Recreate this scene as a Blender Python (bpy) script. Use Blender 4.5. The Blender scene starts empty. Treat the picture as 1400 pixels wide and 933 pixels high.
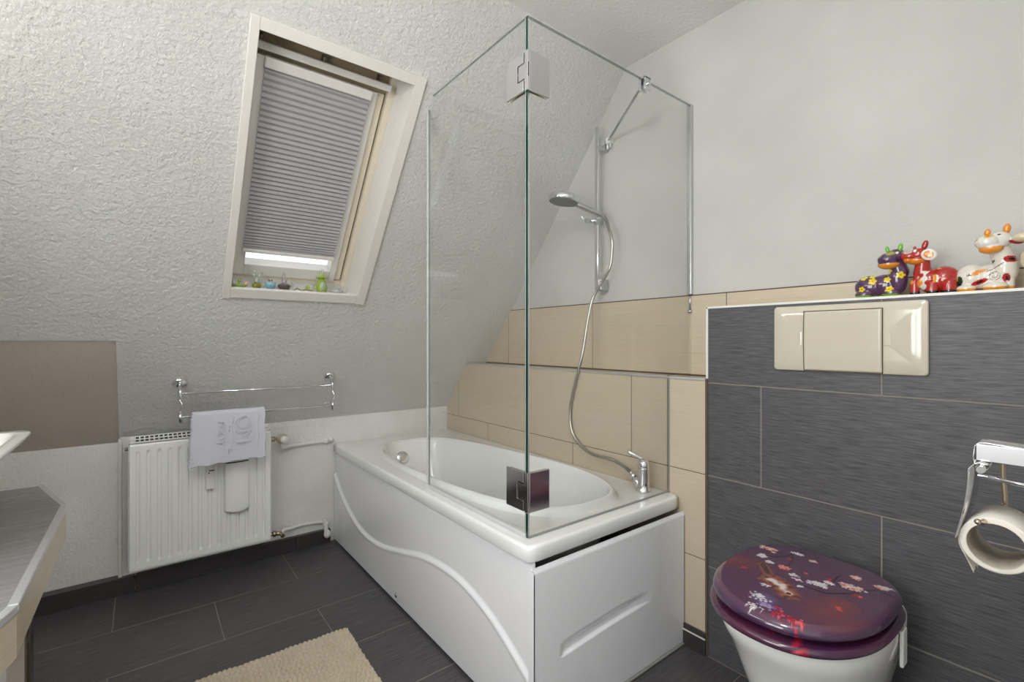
import bpy, bmesh, math, random
from mathutils import Vector, Matrix, noise
random.seed(7)
PI = math.pi
S = bpy.context.scene
COL = S.collection

# ------------------------------------------------------------------ camera, world, light, exposure
cam_d = bpy.data.cameras.new('camera'); cam = bpy.data.objects.new('camera', cam_d); COL.objects.link(cam)
cam.location = (2.80, -1.655, 1.17)
cam.rotation_euler = (PI/2, 0, math.radians(52.02))
cam_d.sensor_width = 36; cam_d.lens = 648/1400*36; cam_d.clip_start = 0.02
S.camera = cam
S.view_settings.view_transform = 'Standard'
try: S.view_settings.look = 'None'
except Exception: pass
S.view_settings.gamma = 1; S.view_settings.use_curve_mapping = False
S.view_settings.exposure = 0.06
WIN_FILL = 28.0  # power of the fill light behind the added window
LAMP_TUBE = 3.0        # W, lamp over the wash basin
FILL_GLOBE = 36.0        # radiance of the unseen globe added for fill
w = bpy.data.worlds.new('world'); S.world = w; w.use_nodes = True
w.node_tree.nodes['Background'].inputs[0].default_value = (0.93, 0.95, 1.0, 1)
w.node_tree.nodes['Background'].inputs[1].default_value = 1.5

def area(name, loc, rot, sx, sy, power, color):
    l = bpy.data.lights.new(name, 'AREA'); l.shape = 'RECTANGLE'; l.size = sx; l.size_y = sy
    l.energy = power; l.color = color
    o = bpy.data.objects.new(name, l); COL.objects.link(o); o.location = loc; o.rotation_euler = rot
    return o

# ------------------------------------------------------------------ materials
def lin(c):
    f = lambda v: v/12.92 if v <= .04045 else ((v+.055)/1.055)**2.4
    return tuple(f(v/255) for v in c) + (1,)

def new_mat(name):
    m = bpy.data.materials.new(name); m.use_nodes = True
    nt = m.node_tree; b = nt.nodes['Principled BSDF']
    return m, nt, b

def P(name, col, rough=.5, metal=0, spec=.5, coat=0, sheen=0):
    m, nt, b = new_mat(name)
    b.inputs['Base Color'].default_value = lin(col)
    b.inputs['Roughness'].default_value = rough
    b.inputs['Metallic'].default_value = metal
    b.inputs['Specular IOR Level'].default_value = spec
    b.inputs['Coat Weight'].default_value = coat
    b.inputs['Coat Roughness'].default_value = .05
    b.inputs['Sheen Weight'].default_value = sheen
    return m

def coords(nt, scale):
    tc = nt.nodes.new('ShaderNodeTexCoord'); mp = nt.nodes.new('ShaderNodeMapping')
    mp.inputs['Scale'].default_value = scale
    g = nt.nodes.new('ShaderNodeNewGeometry')
    nt.links.new(g.outputs['Position'], mp.inputs['Vector'])
    return mp.outputs['Vector']

def noise_n(nt, vec, scale, detail=4, rough=.5, dist=0):
    n = nt.nodes.new('ShaderNodeTexNoise')
    n.inputs['Scale'].default_value = scale; n.inputs['Detail'].default_value = detail
    n.inputs['Roughness'].default_value = rough; n.inputs['Distortion'].default_value = dist
    nt.links.new(vec, n.inputs['Vector']); return n.outputs['Fac']

def ramp(nt, fac, stops):
    r = nt.nodes.new('ShaderNodeValToRGB')
    el = r.color_ramp.elements
    while len(el) < len(stops): el.new(.5)
    for e, (p, c) in zip(el, stops): e.position = p; e.color = c if len(c) == 4 else tuple(c)+(1,)
    nt.links.new(fac, r.inputs['Fac']); return r.outputs['Color']

def bump(nt, b, h, dist, strength=1):
    n = nt.nodes.new('ShaderNodeBump'); n.inputs['Distance'].default_value = dist
    n.inputs['Strength'].default_value = strength
    nt.links.new(h, n.inputs['Height']); nt.links.new(n.outputs['Normal'], b.inputs['Normal'])
    return n

def math_n(nt, op, a, b_):
    n = nt.nodes.new('ShaderNodeMath'); n.operation = op
    for i, v in enumerate((a, b_)):
        if isinstance(v, (int, float)): n.inputs[i].default_value = v
        else: nt.links.new(v, n.inputs[i])
    return n.outputs[0]

def plaster(name, col, dist, scale, col2=None, rough=.9):
    m, nt, b = new_mat(name)
    v = coords(nt, (1, 1, 1))
    n1 = noise_n(nt, v, scale, 8, .68, .35)
    vo = nt.nodes.new('ShaderNodeTexVoronoi'); vo.feature = 'SMOOTH_F1'; vo.inputs['Scale'].default_value = scale*1.3
    vo.inputs['Smoothness'].default_value = .6
    nt.links.new(v, vo.inputs['Vector'])
    r = ramp(nt, n1, [(.30, (0, 0, 0)), (.70, (1, 1, 1))])
    h = math_n(nt, 'ADD', r, math_n(nt, 'MULTIPLY', vo.outputs['Distance'], .35))
    h = math_n(nt, 'ADD', h, math_n(nt, 'MULTIPLY', noise_n(nt, v, scale*.35, 3), .9))
    h = math_n(nt, 'ADD', h, math_n(nt, 'MULTIPLY', noise_n(nt, v, scale*3, 4, .7), .5))
    bump(nt, b, h, dist)
    n2 = noise_n(nt, v, 2.5, 3)
    c2 = col2 or tuple(int(x*.96) for x in col)
    nt.links.new(ramp(nt, n2, [(.35, lin(c2)), (.65, lin(col))]), b.inputs['Base Color'])
    b.inputs['Roughness'].default_value = rough; b.inputs['Specular IOR Level'].default_value = .25
    return m

def streak(name, c1, c2, scale, rough, bumpd=.0003, spec=.5, contrast=(.3, .7)):
    m, nt, b = new_mat(name)
    v = coords(nt, scale)
    n1 = noise_n(nt, v, 1, 6, .65)
    nt.links.new(ramp(nt, n1, [(contrast[0], lin(c1)), (contrast[1], lin(c2))]), b.inputs['Base Color'])
    rr = ramp(nt, n1, [(.3, (rough+.08,)*3), (.7, (rough-.05,)*3)])
    nt.links.new(rr, b.inputs['Roughness'])
    b.inputs['Specular IOR Level'].default_value = spec
    bump(nt, b, n1, bumpd)
    return m

def thin_glass(name, tint, edge=False):
    m, nt, b = new_mat(name); nt.nodes.remove(b)
    out = nt.nodes['Material Output']
    tr = nt.nodes.new('ShaderNodeBsdfTransparent'); tr.inputs[0].default_value = tint
    gl = nt.nodes.new('ShaderNodeBsdfGlossy'); gl.inputs['Roughness'].default_value = 0.0
    lw = nt.nodes.new('ShaderNodeLayerWeight'); lw.inputs['Blend'].default_value = .5
    p5 = math_n(nt, 'POWER', lw.outputs['Facing'], 5)
    f = math_n(nt, 'ADD', math_n(nt, 'MULTIPLY', p5, .9), .016)
    mx = nt.nodes.new('ShaderNodeMixShader')
    nt.links.new(f, mx.inputs[0]); nt.links.new(tr.outputs[0], mx.inputs[1]); nt.links.new(gl.outputs[0], mx.inputs[2])
    nt.links.new(mx.outputs[0], out.inputs['Surface'])
    return m

def vcol(name, rough=.25, coat=.6):
    m, nt, b = new_mat(name)
    a = nt.nodes.new('ShaderNodeAttribute'); a.attribute_name = 'paint'
    nt.links.new(a.outputs['Color'], b.inputs['Base Color'])
    b.inputs['Roughness'].default_value = rough; b.inputs['Coat Weight'].default_value = coat
    b.inputs['Coat Roughness'].default_value = .08
    return m

M = {}
M['plaster'] = plaster('textured_plaster', (236, 235, 231), .0062, 62, (230, 228, 223))
M['wall_white'] = plaster('painted_wall', (202, 200, 195), .0011, 42)
M['knee'] = plaster('knee_plaster', (242, 241, 238), .0026, 70, (228, 226, 221))
M['patch'] = plaster('taupe_paint', (196, 185, 174), .0012, 45, (187, 176, 165))
M['ceiling'] = plaster('ceiling_paint', (236, 235, 232), .0015, 70)
M['tile_beige'] = streak('beige_tile', (191, 177, 154), (202, 188, 166), (5, 5, 190), .32, .0001)
M['wall_bounce'] = P('bounce_wall_paint', (248, 248, 245), .9, 0, .2)  # unseen walls made whiter to bounce more fill into the room
M['grout_beige'] = P('beige_grout', (92, 78, 66), .9)
M['tile_dark'] = streak('dark_tile', (46, 45, 49), (104, 102, 105), (14, 14, 330), .45, .0002)
M['grout_dark'] = P('dark_grout', (136, 130, 120), .9)
M['floor'] = streak('floor_tile', (54, 52, 54), (94, 91, 92), (230, 8, 8), .36, .0002)
M['base'] = streak('baseboard_tile', (50, 46, 46), (68, 64, 64), (150, 4, 160), .3, .0002)
M['counter'] = streak('counter_tile', (104, 103, 102), (146, 144, 142), (240, 8, 8), .22, .0001)
M['chrome'] = P('chrome', (225, 225, 228), .06, 1)
M['brushed'] = P('brushed_metal', (205, 205, 206), .25, 1)
M['alu'] = P('aluminium_trim', (205, 205, 205), .35, .6)
M['steel'] = P('dark_steel', (120, 112, 102), .3, 1)
M['steel2'] = P('satin_steel', (160, 152, 140), .4, 1)
M['brass'] = P('worn_nickel', (196, 180, 158), .22, 1)
M['acrylic'] = P('white_acrylic', (236, 236, 234), .13, 0, .5, .4)
M['acrylic2'] = P('tub_panel_acrylic', (238, 238, 241), .2, 0, .5, .3)
M['porcelain'] = P('porcelain', (238, 237, 232), .1, 0, .5, .5)
M['radiator'] = P('radiator_enamel', (243, 243, 239), .28)
M['radgroove'] = P('radiator_slot', (60, 58, 55), .8)
M['plastic_white'] = P('white_plastic', (232, 231, 226), .35)
M['cream'] = P('cream_plastic', (200, 192, 173), .12, 0, .5, .5)
M['wood_white'] = P('white_painted_wood', (218, 214, 207), .35)
M['wood_frame'] = P('window_frame_paint', (222, 211, 190), .4)
M['wood_shade'] = P('shaded_frame_paint', (158, 140, 112), .5)  # brown frame colour with the shade at the window head painted in
M['black'] = P('black_gap', (18, 17, 16), .7)
M['rubber'] = P('sealing_grey', (150, 150, 146), .5)
M['gap'] = P('brown_gap', (82, 66, 50), .8)
M['silicone'] = P('silicone', (224, 222, 215), .4)
M['paper'] = P('toilet_paper', (222, 216, 205), .95, 0, .1)
M['card'] = P('cardboard_tube', (202, 192, 176), .9, 0, .1)
M['glass'] = thin_glass('clear_glass', (.995, .999, .997, 1))
M['pane'] = thin_glass('window_glass', (.97, .98, .98, 1))
M['seal'] = None
M['glass_edge'] = P('green_glass_edge', (12, 52, 44), .1, 0, .5, .3)
M['glass_edge2'] = None
M['purple_towel'] = P('purple_towel', (60, 30, 90), .95)
M['grey_dark'] = P('dark_grey_plastic', (60, 60, 62), .5)
M['spray'] = P('spray_face', (120, 120, 118), .45)
M['rug'] = None

m, nt, b = new_mat('rug'); v = coords(nt, (1, 1, 1))
n1 = noise_n(nt, v, 220, 3); n2 = noise_n(nt, v, 14, 3)
nt.links.new(ramp(nt, math_n(nt, 'ADD', math_n(nt, 'MULTIPLY', n1, .6), math_n(nt, 'MULTIPLY', n2, .4)),
    [(.3, lin((186, 173, 150))), (.7, lin((212, 200, 178)))]), b.inputs['Base Color'])
b.inputs['Roughness'].default_value = 1; b.inputs['Specular IOR Level'].default_value = .1; b.inputs['Sheen Weight'].default_value = .3
bump(nt, b, n1, .0012); M['rug'] = m

m, nt, b = new_mat('terry_cloth'); v = coords(nt, (1, 1, 1))
n1 = noise_n(nt, v, 330, 3); bump(nt, b, n1, .003)
b.inputs['Base Color'].default_value = lin((214, 214, 224)); b.inputs['Roughness'].default_value = 1
b.inputs['Specular IOR Level'].default_value = .1; b.inputs['Sheen Weight'].default_value = .4; M['terry'] = m

m, nt, b = new_mat('blind_fabric'); b.inputs['Base Color'].default_value = lin((184, 182, 181))
b.inputs['Roughness'].default_value = .95; b.inputs['Specular IOR Level'].default_value = .1
tl = nt.nodes.new('ShaderNodeBsdfTranslucent'); tl.inputs[0].default_value = lin((150, 152, 164))
mx = nt.nodes.new('ShaderNodeMixShader'); mx.inputs[0].default_value = .22
nt.links.new(b.outputs[0], mx.inputs[1]); nt.links.new(tl.outputs[0], mx.inputs[2])
nt.links.new(mx.outputs[0], nt.nodes['Material Output'].inputs['Surface']); M['blind'] = m

m, nt, b = new_mat('hose_metal'); b.inputs['Base Color'].default_value = lin((190, 188, 182))
b.inputs['Metallic'].default_value = 1; b.inputs['Roughness'].default_value = .32; M['hose'] = m
M['hinge'] = P('hinge_metal', (225, 224, 226), .14, 1)

def emis(name, col, s):
    m, nt, b = new_mat(name)
    b.inputs['Emission Color'].default_value = col; b.inputs['Emission Strength'].default_value = s
    b.inputs['Base Color'].default_value = (.8, .8, .8, 1); return m
M['tube'] = emis('lamp_diffuser', (1, .96, .9, 1), 5)
M['lid'] = vcol('printed_lid', .13, .7)
M['cow'] = vcol('glazed_paint', .16, .7)
def gl_solid(name, col, rough=.08, mixf=.55):
    m, nt, b = new_mat(name); b.inputs['Base Color'].default_value = lin(col)
    b.inputs['Roughness'].default_value = rough; b.inputs['Coat Weight'].default_value = .5
    tr = nt.nodes.new('ShaderNodeBsdfTransparent'); tr.inputs[0].default_value = lin(tuple(min(255, int(c*.5+127)) for c in col))
    mx = nt.nodes.new('ShaderNodeMixShader'); mx.inputs[0].default_value = mixf
    nt.links.new(b.outputs[0], mx.inputs[1]); nt.links.new(tr.outputs[0], mx.inputs[2])
    nt.links.new(mx.outputs[0], nt.nodes['Material Output'].inputs['Surface']); return m
M['seal'] = gl_solid('clear_seal', (232, 234, 232), .2, .35)
M['glass_edge2'] = gl_solid('pale_glass_edge', (130, 140, 134), .2, .78)
M['g_clear'] = gl_solid('clear_crystal', (205, 212, 208))
M['g_green'] = gl_solid('green_glass', (172, 196, 84), .1, .35)
M['g_blue'] = gl_solid('blue_glass', (25, 50, 140), .1, .1)
M['g_aqua'] = gl_solid('aqua_glass', (170, 215, 225), .1, .5)

# ------------------------------------------------------------------ mesh helpers
class MB:
    def __init__(s): s.bm = bmesh.new()
    def _xf(s, vs, mat):
        if mat is not None:
            for v in vs: v.co = mat @ v.co
    def box(s, lo, hi, bev=0, seg=2, mi=0, xf=None):
        t = bmesh.new(); bmesh.ops.create_cube(t, size=1)
        for v in t.verts: v.co = Vector([(lo[i]+hi[i])/2 + v.co[i]*(hi[i]-lo[i]) for i in range(3)])
        if bev: bmesh.ops.bevel(t, geom=t.edges[:], offset=bev, segments=seg, affect='EDGES', profile=.5)
        return s.merge(t, mi, xf, False)
    def merge(s, t, mi=0, xf=None, smooth=False):
        mp = {}
        for v in t.verts: mp[v] = s.bm.verts.new(xf @ v.co if xf is not None else v.co)
        for f in t.faces:
            try:
                g = s.bm.faces.new([mp[v] for v in f.verts]); g.material_index = mi; g.smooth = smooth
            except ValueError: pass
        t.free(); return s
    def loops(s, loops, closed=True, cap0=False, cap1=False, mi=0, smooth=True):
        rows = [[s.bm.verts.new(p) for p in L] for L in loops]
        n = len(rows[0])
        for a, b_ in zip(rows, rows[1:]):
            for i in range(n if closed else n-1):
                j = (i+1) % n
                f = s.bm.faces.new((a[i], a[j], b_[j], b_[i])); f.smooth = smooth; f.material_index = mi
        if cap0: f = s.bm.faces.new(rows[0][::-1]); f.material_index = mi
        if cap1: f = s.bm.faces.new(rows[-1]); f.material_index = mi
        return rows
    def cyl(s, p0, p1, r, r1=None, n=24, mi=0, cap=True):
        p0 = Vector(p0); p1 = Vector(p1); d = (p1-p0).normalized()
        q = d.to_track_quat('Z', 'Y').to_matrix(); r1 = r if r1 is None else r1
        L = [[p+q @ Vector((math.cos(2*PI*i/n)*rr, math.sin(2*PI*i/n)*rr, 0)) for i in range(n)] for p, rr in ((p0, r), (p1, r1))]
        s.loops(L, True, cap, cap, mi); return s
    def lathe(s, prof, loc, axis=(0, 0, 1), n=32, mi=0, cap=True):
        q = Vector(axis).normalized().to_track_quat('Z', 'Y').to_matrix(); loc = Vector(loc)
        L = [[loc+q @ Vector((math.cos(2*PI*i/n)*max(r, 1e-5), math.sin(2*PI*i/n)*max(r, 1e-5), z)) for i in range(n)] for r, z in prof]
        s.loops(L, True, cap, cap, mi); return s
    def tube(s, pts, r, n=12, res=6, mi=0, smooth_path=True, rib=0, cap=True):
        pts = [Vector(p) for p in pts]
        path = catmull(pts, res) if smooth_path and len(pts) > 2 else pts
        t = (path[1]-path[0]).normalized(); q = t.to_track_quat('Z', 'Y')
        L = []
        for i, p in enumerate(path):
            nt_ = (path[min(i+1, len(path)-1)]-path[max(i-1, 0)]).normalized()
            q = t.rotation_difference(nt_) @ q; t = nt_
            rr = r(i/(len(path)-1)) if callable(r) else r
            if rib: rr += rib*(1 if i % 2 else -1)
            L.append([p+q @ Vector((math.cos(2*PI*k/n)*rr, math.sin(2*PI*k/n)*rr, 0)) for k in range(n)])
        s.loops(L, True, cap, cap, mi); return s
    def ell(s, c, r, rot=None, mi=0, u=24, v=16):
        t = bmesh.new(); bmesh.ops.create_uvsphere(t, u_segments=u, v_segments=v, radius=1)
        m = Matrix.Translation(c) @ (rot.to_matrix().to_4x4() if rot else Matrix.Identity(4)) @ Matrix.Diagonal((r[0], r[1], r[2], 1))
        return s.merge(t, mi, m, True)
    def prism(s, poly, axis, a, b_, bev=0, mi=0, xf=None, smooth=False):
        t = bmesh.new()
        def pt(u, v, d): return {'x': (d, u, v), 'y': (u, d, v), 'z': (u, v, d)}[axis]
        A = [t.verts.new(pt(u, v, a)) for u, v in poly]; B = [t.verts.new(pt(u, v, b_)) for u, v in poly]
        n = len(poly)
        t.faces.new(A); t.faces.new(B)
        for i in range(n): t.faces.new((A[i], A[(i+1) % n], B[(i+1) % n], B[i]))
        bmesh.ops.recalc_face_normals(t, faces=t.faces)
        if bev: bmesh.ops.bevel(t, geom=t.edges[:], offset=bev, segments=2, affect='EDGES', profile=.5)
        return s.merge(t, mi, xf, smooth)
    def grid(s, f, nu, nv, mi=0, smooth=True):
        R = [[s.bm.verts.new(f(i/(nu-1), j/(nv-1))) for i in range(nu)] for j in range(nv)]
        for j in range(nv-1):
            for i in range(nu-1):
                g = s.bm.faces.new((R[j][i], R[j][i+1], R[j+1][i+1], R[j+1][i])); g.smooth = smooth; g.material_index = mi
        return R

def catmull(p, res):
    out = []
    for i in range(len(p)-1):
        a = p[max(i-1, 0)]; b_ = p[i]; c = p[i+1]; d = p[min(i+2, len(p)-1)]
        for k in range(res):
            t = k/res
            out.append(.5*((2*b_)+(c-a)*t+(2*a-5*b_+4*c-d)*t*t+(3*b_-a-3*c+d)*t**3))
    out.append(p[-1]); return out

def wloc(o):
    v = Vector((0, 0, 0))
    while o is not None: v += o.location; o = o.parent
    return v

def obj(name, mb, mats, parent=None, local=False, paint=None, recenter=True, recalc=True, solid=0):
    bm = mb.bm
    if recalc: bmesh.ops.recalc_face_normals(bm, faces=bm.faces)
    me = bpy.data.meshes.new(name); bm.to_mesh(me); bm.free()
    for k in (mats if isinstance(mats, (list, tuple)) else [mats]): me.materials.append(M[k] if isinstance(k, str) else k)
    o = bpy.data.objects.new(name, me); COL.objects.link(o)
    if paint:
        at = me.color_attributes.new('paint', 'FLOAT_COLOR', 'POINT')
        for i, v in enumerate(me.vertices): at.data[i].color = lin(paint(v.co.copy()))
    if parent is not None:
        if not local: me.transform(Matrix.Translation(-wloc(parent)))
        o.parent = parent
    elif recenter:
        xs = [v.co for v in me.vertices]
        c = Vector(((min(v.x for v in xs)+max(v.x for v in xs))/2, (min(v.y for v in xs)+max(v.y for v in xs))/2, min(v.z for v in xs)))
        me.transform(Matrix.Translation(-c)); o.location = c
    return o

def thing(name, label, cat, loc, group=None):
    o = bpy.data.objects.new(name, None); COL.objects.link(o); o.location = loc
    o.empty_display_size = .05
    o['label'] = label; o['category'] = cat
    if group: o['group'] = group
    return o
def tag(o, label, cat, group=None):
    o['label'] = label; o['category'] = cat
    if group: o['group'] = group
    return o
def struct(name, mb, mats, **k):
    o = obj(name, mb, mats, recenter=False, **k); o['kind'] = 'structure'; return o

def remesh(o, voxel, smooth=6):
    m = o.modifiers.new('r', 'REMESH'); m.mode = 'VOXEL'; m.voxel_size = voxel; m.use_smooth_shade = True
    s_ = o.modifiers.new('s', 'SMOOTH'); s_.iterations = smooth; s_.factor = .5
    dg = bpy.context.evaluated_depsgraph_get()
    me = bpy.data.meshes.new_from_object(o.evaluated_get(dg))
    old = o.data; o.modifiers.clear(); o.data = me
    for p in me.polygons: p.use_smooth = True
    return o
def paint_mesh(o, f):
    me = o.data; base = wloc(o)
    at = me.color_attributes.new('paint', 'FLOAT_COLOR', 'POINT')
    for i, v in enumerate(me.vertices): at.data[i].color = lin(f(v.co+base, v.normal))
def sstep(a, b_, x):
    t = max(0, min(1, (x-a)/(b_-a))); return t*t*(3-2*t)
def mixc(a, b_, t): return tuple(a[i]*(1-t)+b_[i]*t for i in range(3))

# ------------------------------------------------------------------ setting
CE = 2.475; W = .165
XM, YM = 3.7, -2.45
# floor tiles
mb = MB(); mb.box((-.3, YM-.1, -.1), (XM+.1, .3, -.0006), mi=1)
g = .0016; tl_ = .70
xb = [-.025+.335*k for k in range(0, 13)]
for k in range(len(xb)-1):
    off = -1.05 if k % 2 == 0 else -1.40
    ys = [off+tl_*j for j in range(-3, 4)]
    for y0, y1 in zip(ys, ys[1:]):
        y0c = max(y0, YM); y1c = min(y1, .0)
        if y1c-y0c > .01 and xb[k] < XM:
            mb.box((xb[k]+g, y0c+g, -.006), (xb[k+1]-g, y1c-g, 0), .0008, 1)
struct('floor', mb, ['floor', 'grout_dark'])
# ceiling
mb = MB(); mb.box((1.30, YM-.1, CE), (XM+.1, .3, CE+.15)); struct('ceiling', mb, 'ceiling')
# white upper wall behind the tub and toilet
mb = MB(); mb.box((-.3, W, 0), (XM+.1, W+.15, CE+.1)); struct('wall_back', mb, 'wall_white')
# beige row on the upper wall
def tiles(mb, plane, th, rects, axis='y', g=.0014, mi=0, gmi=1):
    for (u0, u1, z0, z1) in rects:
        mb.box((u0+g, plane-th, z0+g), (u1-g, plane, z1-g), .0008, 1, mi)
mb = MB(); mb.box((-.1, W-.0082, 1.0), (2.79, W+.001, 1.363), mi=1)
tiles(mb, W-.003, .006, [(-.1, .445, 1.03, 1.36), (.445, 1.147, 1.03, 1.36), (1.147, 1.85, 1.03, 1.36), (1.85, 2.79, 1.03, 1.36)])
struct('trim_1', mb, ['tile_beige', 'grout_beige'])
# front wall block (installation wall), beige low part
mb = MB(); mb.box((-.1, .0008, 0), (1.857, W+.01, 1.022), mi=1)
rows = [((-.1, .86, 1.857), .0, .352), ((-.1, .442, 1.161, 1.857), .352, .672), ((-.1, .105, .81, 1.512, 1.857), .672, 1.024)]
rects = []
for xs, z0, z1 in rows: rects += [(a, b_, z0, z1) for a, b_ in zip(xs, xs[1:])]
tiles(mb, .007, .007, rects)
mb.box((-.1, .0, 1.0235), (1.857, W+.01, 1.0245), mi=0)
struct('wall_front', mb, ['tile_beige', 'grout_beige'])
# dark part
mb = MB(); mb.box((1.8605, .0008, 0), (2.80, W+.01, 1.290), mi=1)
rows = [((1.86, 2.052, 2.72, 2.80), 0, .335), ((1.86, 2.385, 2.80), .335, .672), ((1.86, 2.052, 2.72, 2.80), .672, 1.015), ((1.86, 2.385, 2.80), 1.015, 1.293)]
rects = []
for xs, z0, z1 in rows: rects += [(a, b_, z0, z1) for a, b_ in zip(xs, xs[1:])]
tiles(mb, .007, .007, rects, g=.0018)
mb.box((1.862, .002, 1.289), (2.80, W+.01, 1.293), mi=2)
struct('wall_right', mb, ['tile_dark', 'grout_dark', 'tile_beige'])
# metal edge trims
mb = MB(); mb.box((.20, -.004, 1.021), (1.857, .010, 1.030), .002)
mb.box((1.852, -.004, .0), (1.862, .006, 1.03), .001, mi=1)
struct('trim_2', mb, ['alu', 'grout_beige'])
mb = MB(); mb.box((1.855, -.004, 1.03), (1.863, .168, 1.297), .0015); mb.box((1.855, -.004, 1.289), (2.80, .008, 1.297), .0015)
struct('trim_3', mb, 'silicone')
# low wall (knee wall) under the slope
mb = MB(); mb.box((-.35, -1.735, 0), (-.046, .25, .74)); mb.box((-.35, YM-.1, 0), (-.072, -1.735, .70)); mb.box((-.08, -1.742, .07), (-.036, -1.728, .718), .003)

struct('wall_left', mb, 'knee')
# sloping wall
LN = math.hypot(1.251, 1)
EV = Vector((1/LN, 0, 1.251/LN)); EN = Vector((1.251/LN, 0, -1/LN)); EX = Vector((0, 1, 0))
SM = Matrix((( EX.x, EV.x, EN.x, 0), (EX.y, EV.y, EN.y, 0), (EX.z, EV.z, EN.z, .78), (0, 0, 0, 1)))
def SV(z): return (z-.78)/(1.251/LN)
hy0, hy1, hv0, hv1 = -1.366, -.808, .765, 1.790
v0, v1 = SV(.722), 2.19
mb = MB()
pv, py_ = SV(1.171), -1.738
for (a, b_, c, d) in ((py_, hy0, v0, v1), (hy1, .25, v0, v1), (hy0, hy1, v0, hv0), (hy0, hy1, hv1, v1), (YM-.1, py_, pv, v1)):
    mb.box((a, c, -.007), (b_, d, 0), xf=SM)
for (a, b_, c, d) in ((YM-.1, py_, SV(.69), v1), (py_, hy0, v0, v1), (hy1, .25, v0, v1), (hy0, hy1, v0, hv0), (hy0, hy1, hv1, v1)):
    mb.box((a, c, -.30), (b_, d, -.007), xf=SM)
struct('wall_slope', mb, 'plaster', recalc=False)
mb = MB(); mb.box((YM-.1, SV(.690), -.02), (py_+.0, pv, -.0045), xf=SM)

struct('trim_4', mb, 'patch')
# other walls (behind the camera and beside the vanity)
mb = MB(); mb.box((XM, YM, 0), (XM+.12, .2, CE)); struct('wall_entrance', mb, 'wall_bounce')
mb = MB(); wx0, wx1, wz0, wz1 = 1.80, 2.80, .85, 2.05
for lo, hi in (((-.3, YM-.12, 0), (wx0, YM, CE)), ((wx1, YM-.12, 0), (XM+.1, YM, CE)), ((wx0, YM-.12, 0), (wx1, YM, wz0)), ((wx0, YM-.12, wz1), (wx1, YM, CE))): mb.box(lo, hi)
struct('wall_vanity', mb, 'wall_bounce')
w2 = bpy.data.objects.new('added_fill_window', None); COL.objects.link(w2); w2.location = ((wx0+wx1)/2, YM-.06, wz0); w2['kind'] = 'structure'  # unseen window added so its light evens out the room
mb = MB(); ya, yb = YM-.09, YM-.03; xm = (wx0+wx1)/2
for lo, hi in (((wx0, ya, wz0), (wx1, yb, wz0+.06)), ((wx0, ya, wz1-.06), (wx1, yb, wz1)), ((wx0, ya, wz0), (wx0+.06, yb, wz1)), ((wx1-.06, ya, wz0), (wx1, yb, wz1)), ((xm-.03, ya, wz0), (xm+.03, yb, wz1))): mb.box(lo, hi, .003)
obj('fill_window_frame', mb, 'wood_white', w2)
mb = MB(); mb.box((wx0+.02, YM-.065, wz0+.02), (wx1-.02, YM-.059, wz1-.02)); obj('glass_pane', mb, 'pane', w2)
area('added_window_fill', (xm, YM-.14, 1.45), (math.radians(90), 0, 0), .95, 1.15, WIN_FILL, (.985, .99, 1))  # fill light shining in through the added window
mb = MB(); mb.box((2.79, -.66, 0), (XM, .17, CE)); struct('wall_side', mb, 'wall_bounce')
# baseboards
mb = MB()
for a, b_ in ((-2.45, -2.38), (-2.378, -1.68), (-1.678, -.98), (-.978, -.79)): mb.box((-.072, a+.001, 0), (-.020, b_-.001, .078), .001, 1)
struct('baseboard_left', mb, 'base')
mb = MB(); mb.box((1.765, -.010, 0), (1.857, -.0, .083), .001, 1, mi=0); mb.box((1.765, -.013, .0), (1.857, -.008, .062), mi=0)
mb.box((1.765, -.014, .060), (1.857, -.0095, .064), mi=1)
struct('baseboard_front', mb, ['base', 'silicone'])

# ------------------------------------------------------------------ roof window
win = bpy.data.objects.new('window_1', None); COL.objects.link(win); win.matrix_world = SM; win['kind'] = 'structure'
def wobj(name, mb, mats, parent=win): return obj(name, mb, mats, parent, local=True)
oy0, oy1, ov0, ov1 = -1.388, -.779, .742, 1.815      # casing outside
iy0, iy1, iv0, iv1 = -1.360, -.822, .793, 1.777      # casing inside
mb = MB()
mb.box((oy0, ov0, -.004), (iy0, ov1, .014), .002); mb.box((iy1, ov0, -.004), (oy1, ov1, .014), .002)
mb.box((iy0, iv1, -.004), (iy1, ov1, .0135), .002); mb.box((iy0, ov0+.004, -.004), (iy1, iv0, .0135), .002)
wobj('casing', mb, 'wood_white')
mb = MB()   # lining of the reveal
mb.box((iy0-.012, iv0-.03, -.26), (iy0, iv1+.01, 0)); mb.prism([(iy1, 0), (iy1+.02, 0), (iy1+.02, -.26), (iy1-.02, -.26), (iy1-.02, -.125)], 'y', iv0-.2, iv1+.01)
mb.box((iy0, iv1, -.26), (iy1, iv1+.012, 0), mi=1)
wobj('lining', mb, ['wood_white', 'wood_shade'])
# horizontal sill, in world axes then brought into the window's frame
SMi = SM.inverted()
mb = MB(); t0 = .78+EV.z*iv0
mb.box((.33, iy0-.01, t0-.02), (.4965, iy1+.01, t0), .001, 1, xf=SMi)
wobj('sill', mb, 'wood_white')
# fixed frame
mb = MB(); D = -.125
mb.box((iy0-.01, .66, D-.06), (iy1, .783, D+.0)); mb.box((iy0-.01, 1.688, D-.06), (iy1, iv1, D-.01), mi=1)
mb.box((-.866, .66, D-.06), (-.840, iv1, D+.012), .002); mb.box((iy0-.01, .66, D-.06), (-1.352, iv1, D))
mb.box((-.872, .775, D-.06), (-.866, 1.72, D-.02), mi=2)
wobj('frame', mb, ['wood_frame', 'wood_shade', 'gap'])
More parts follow.
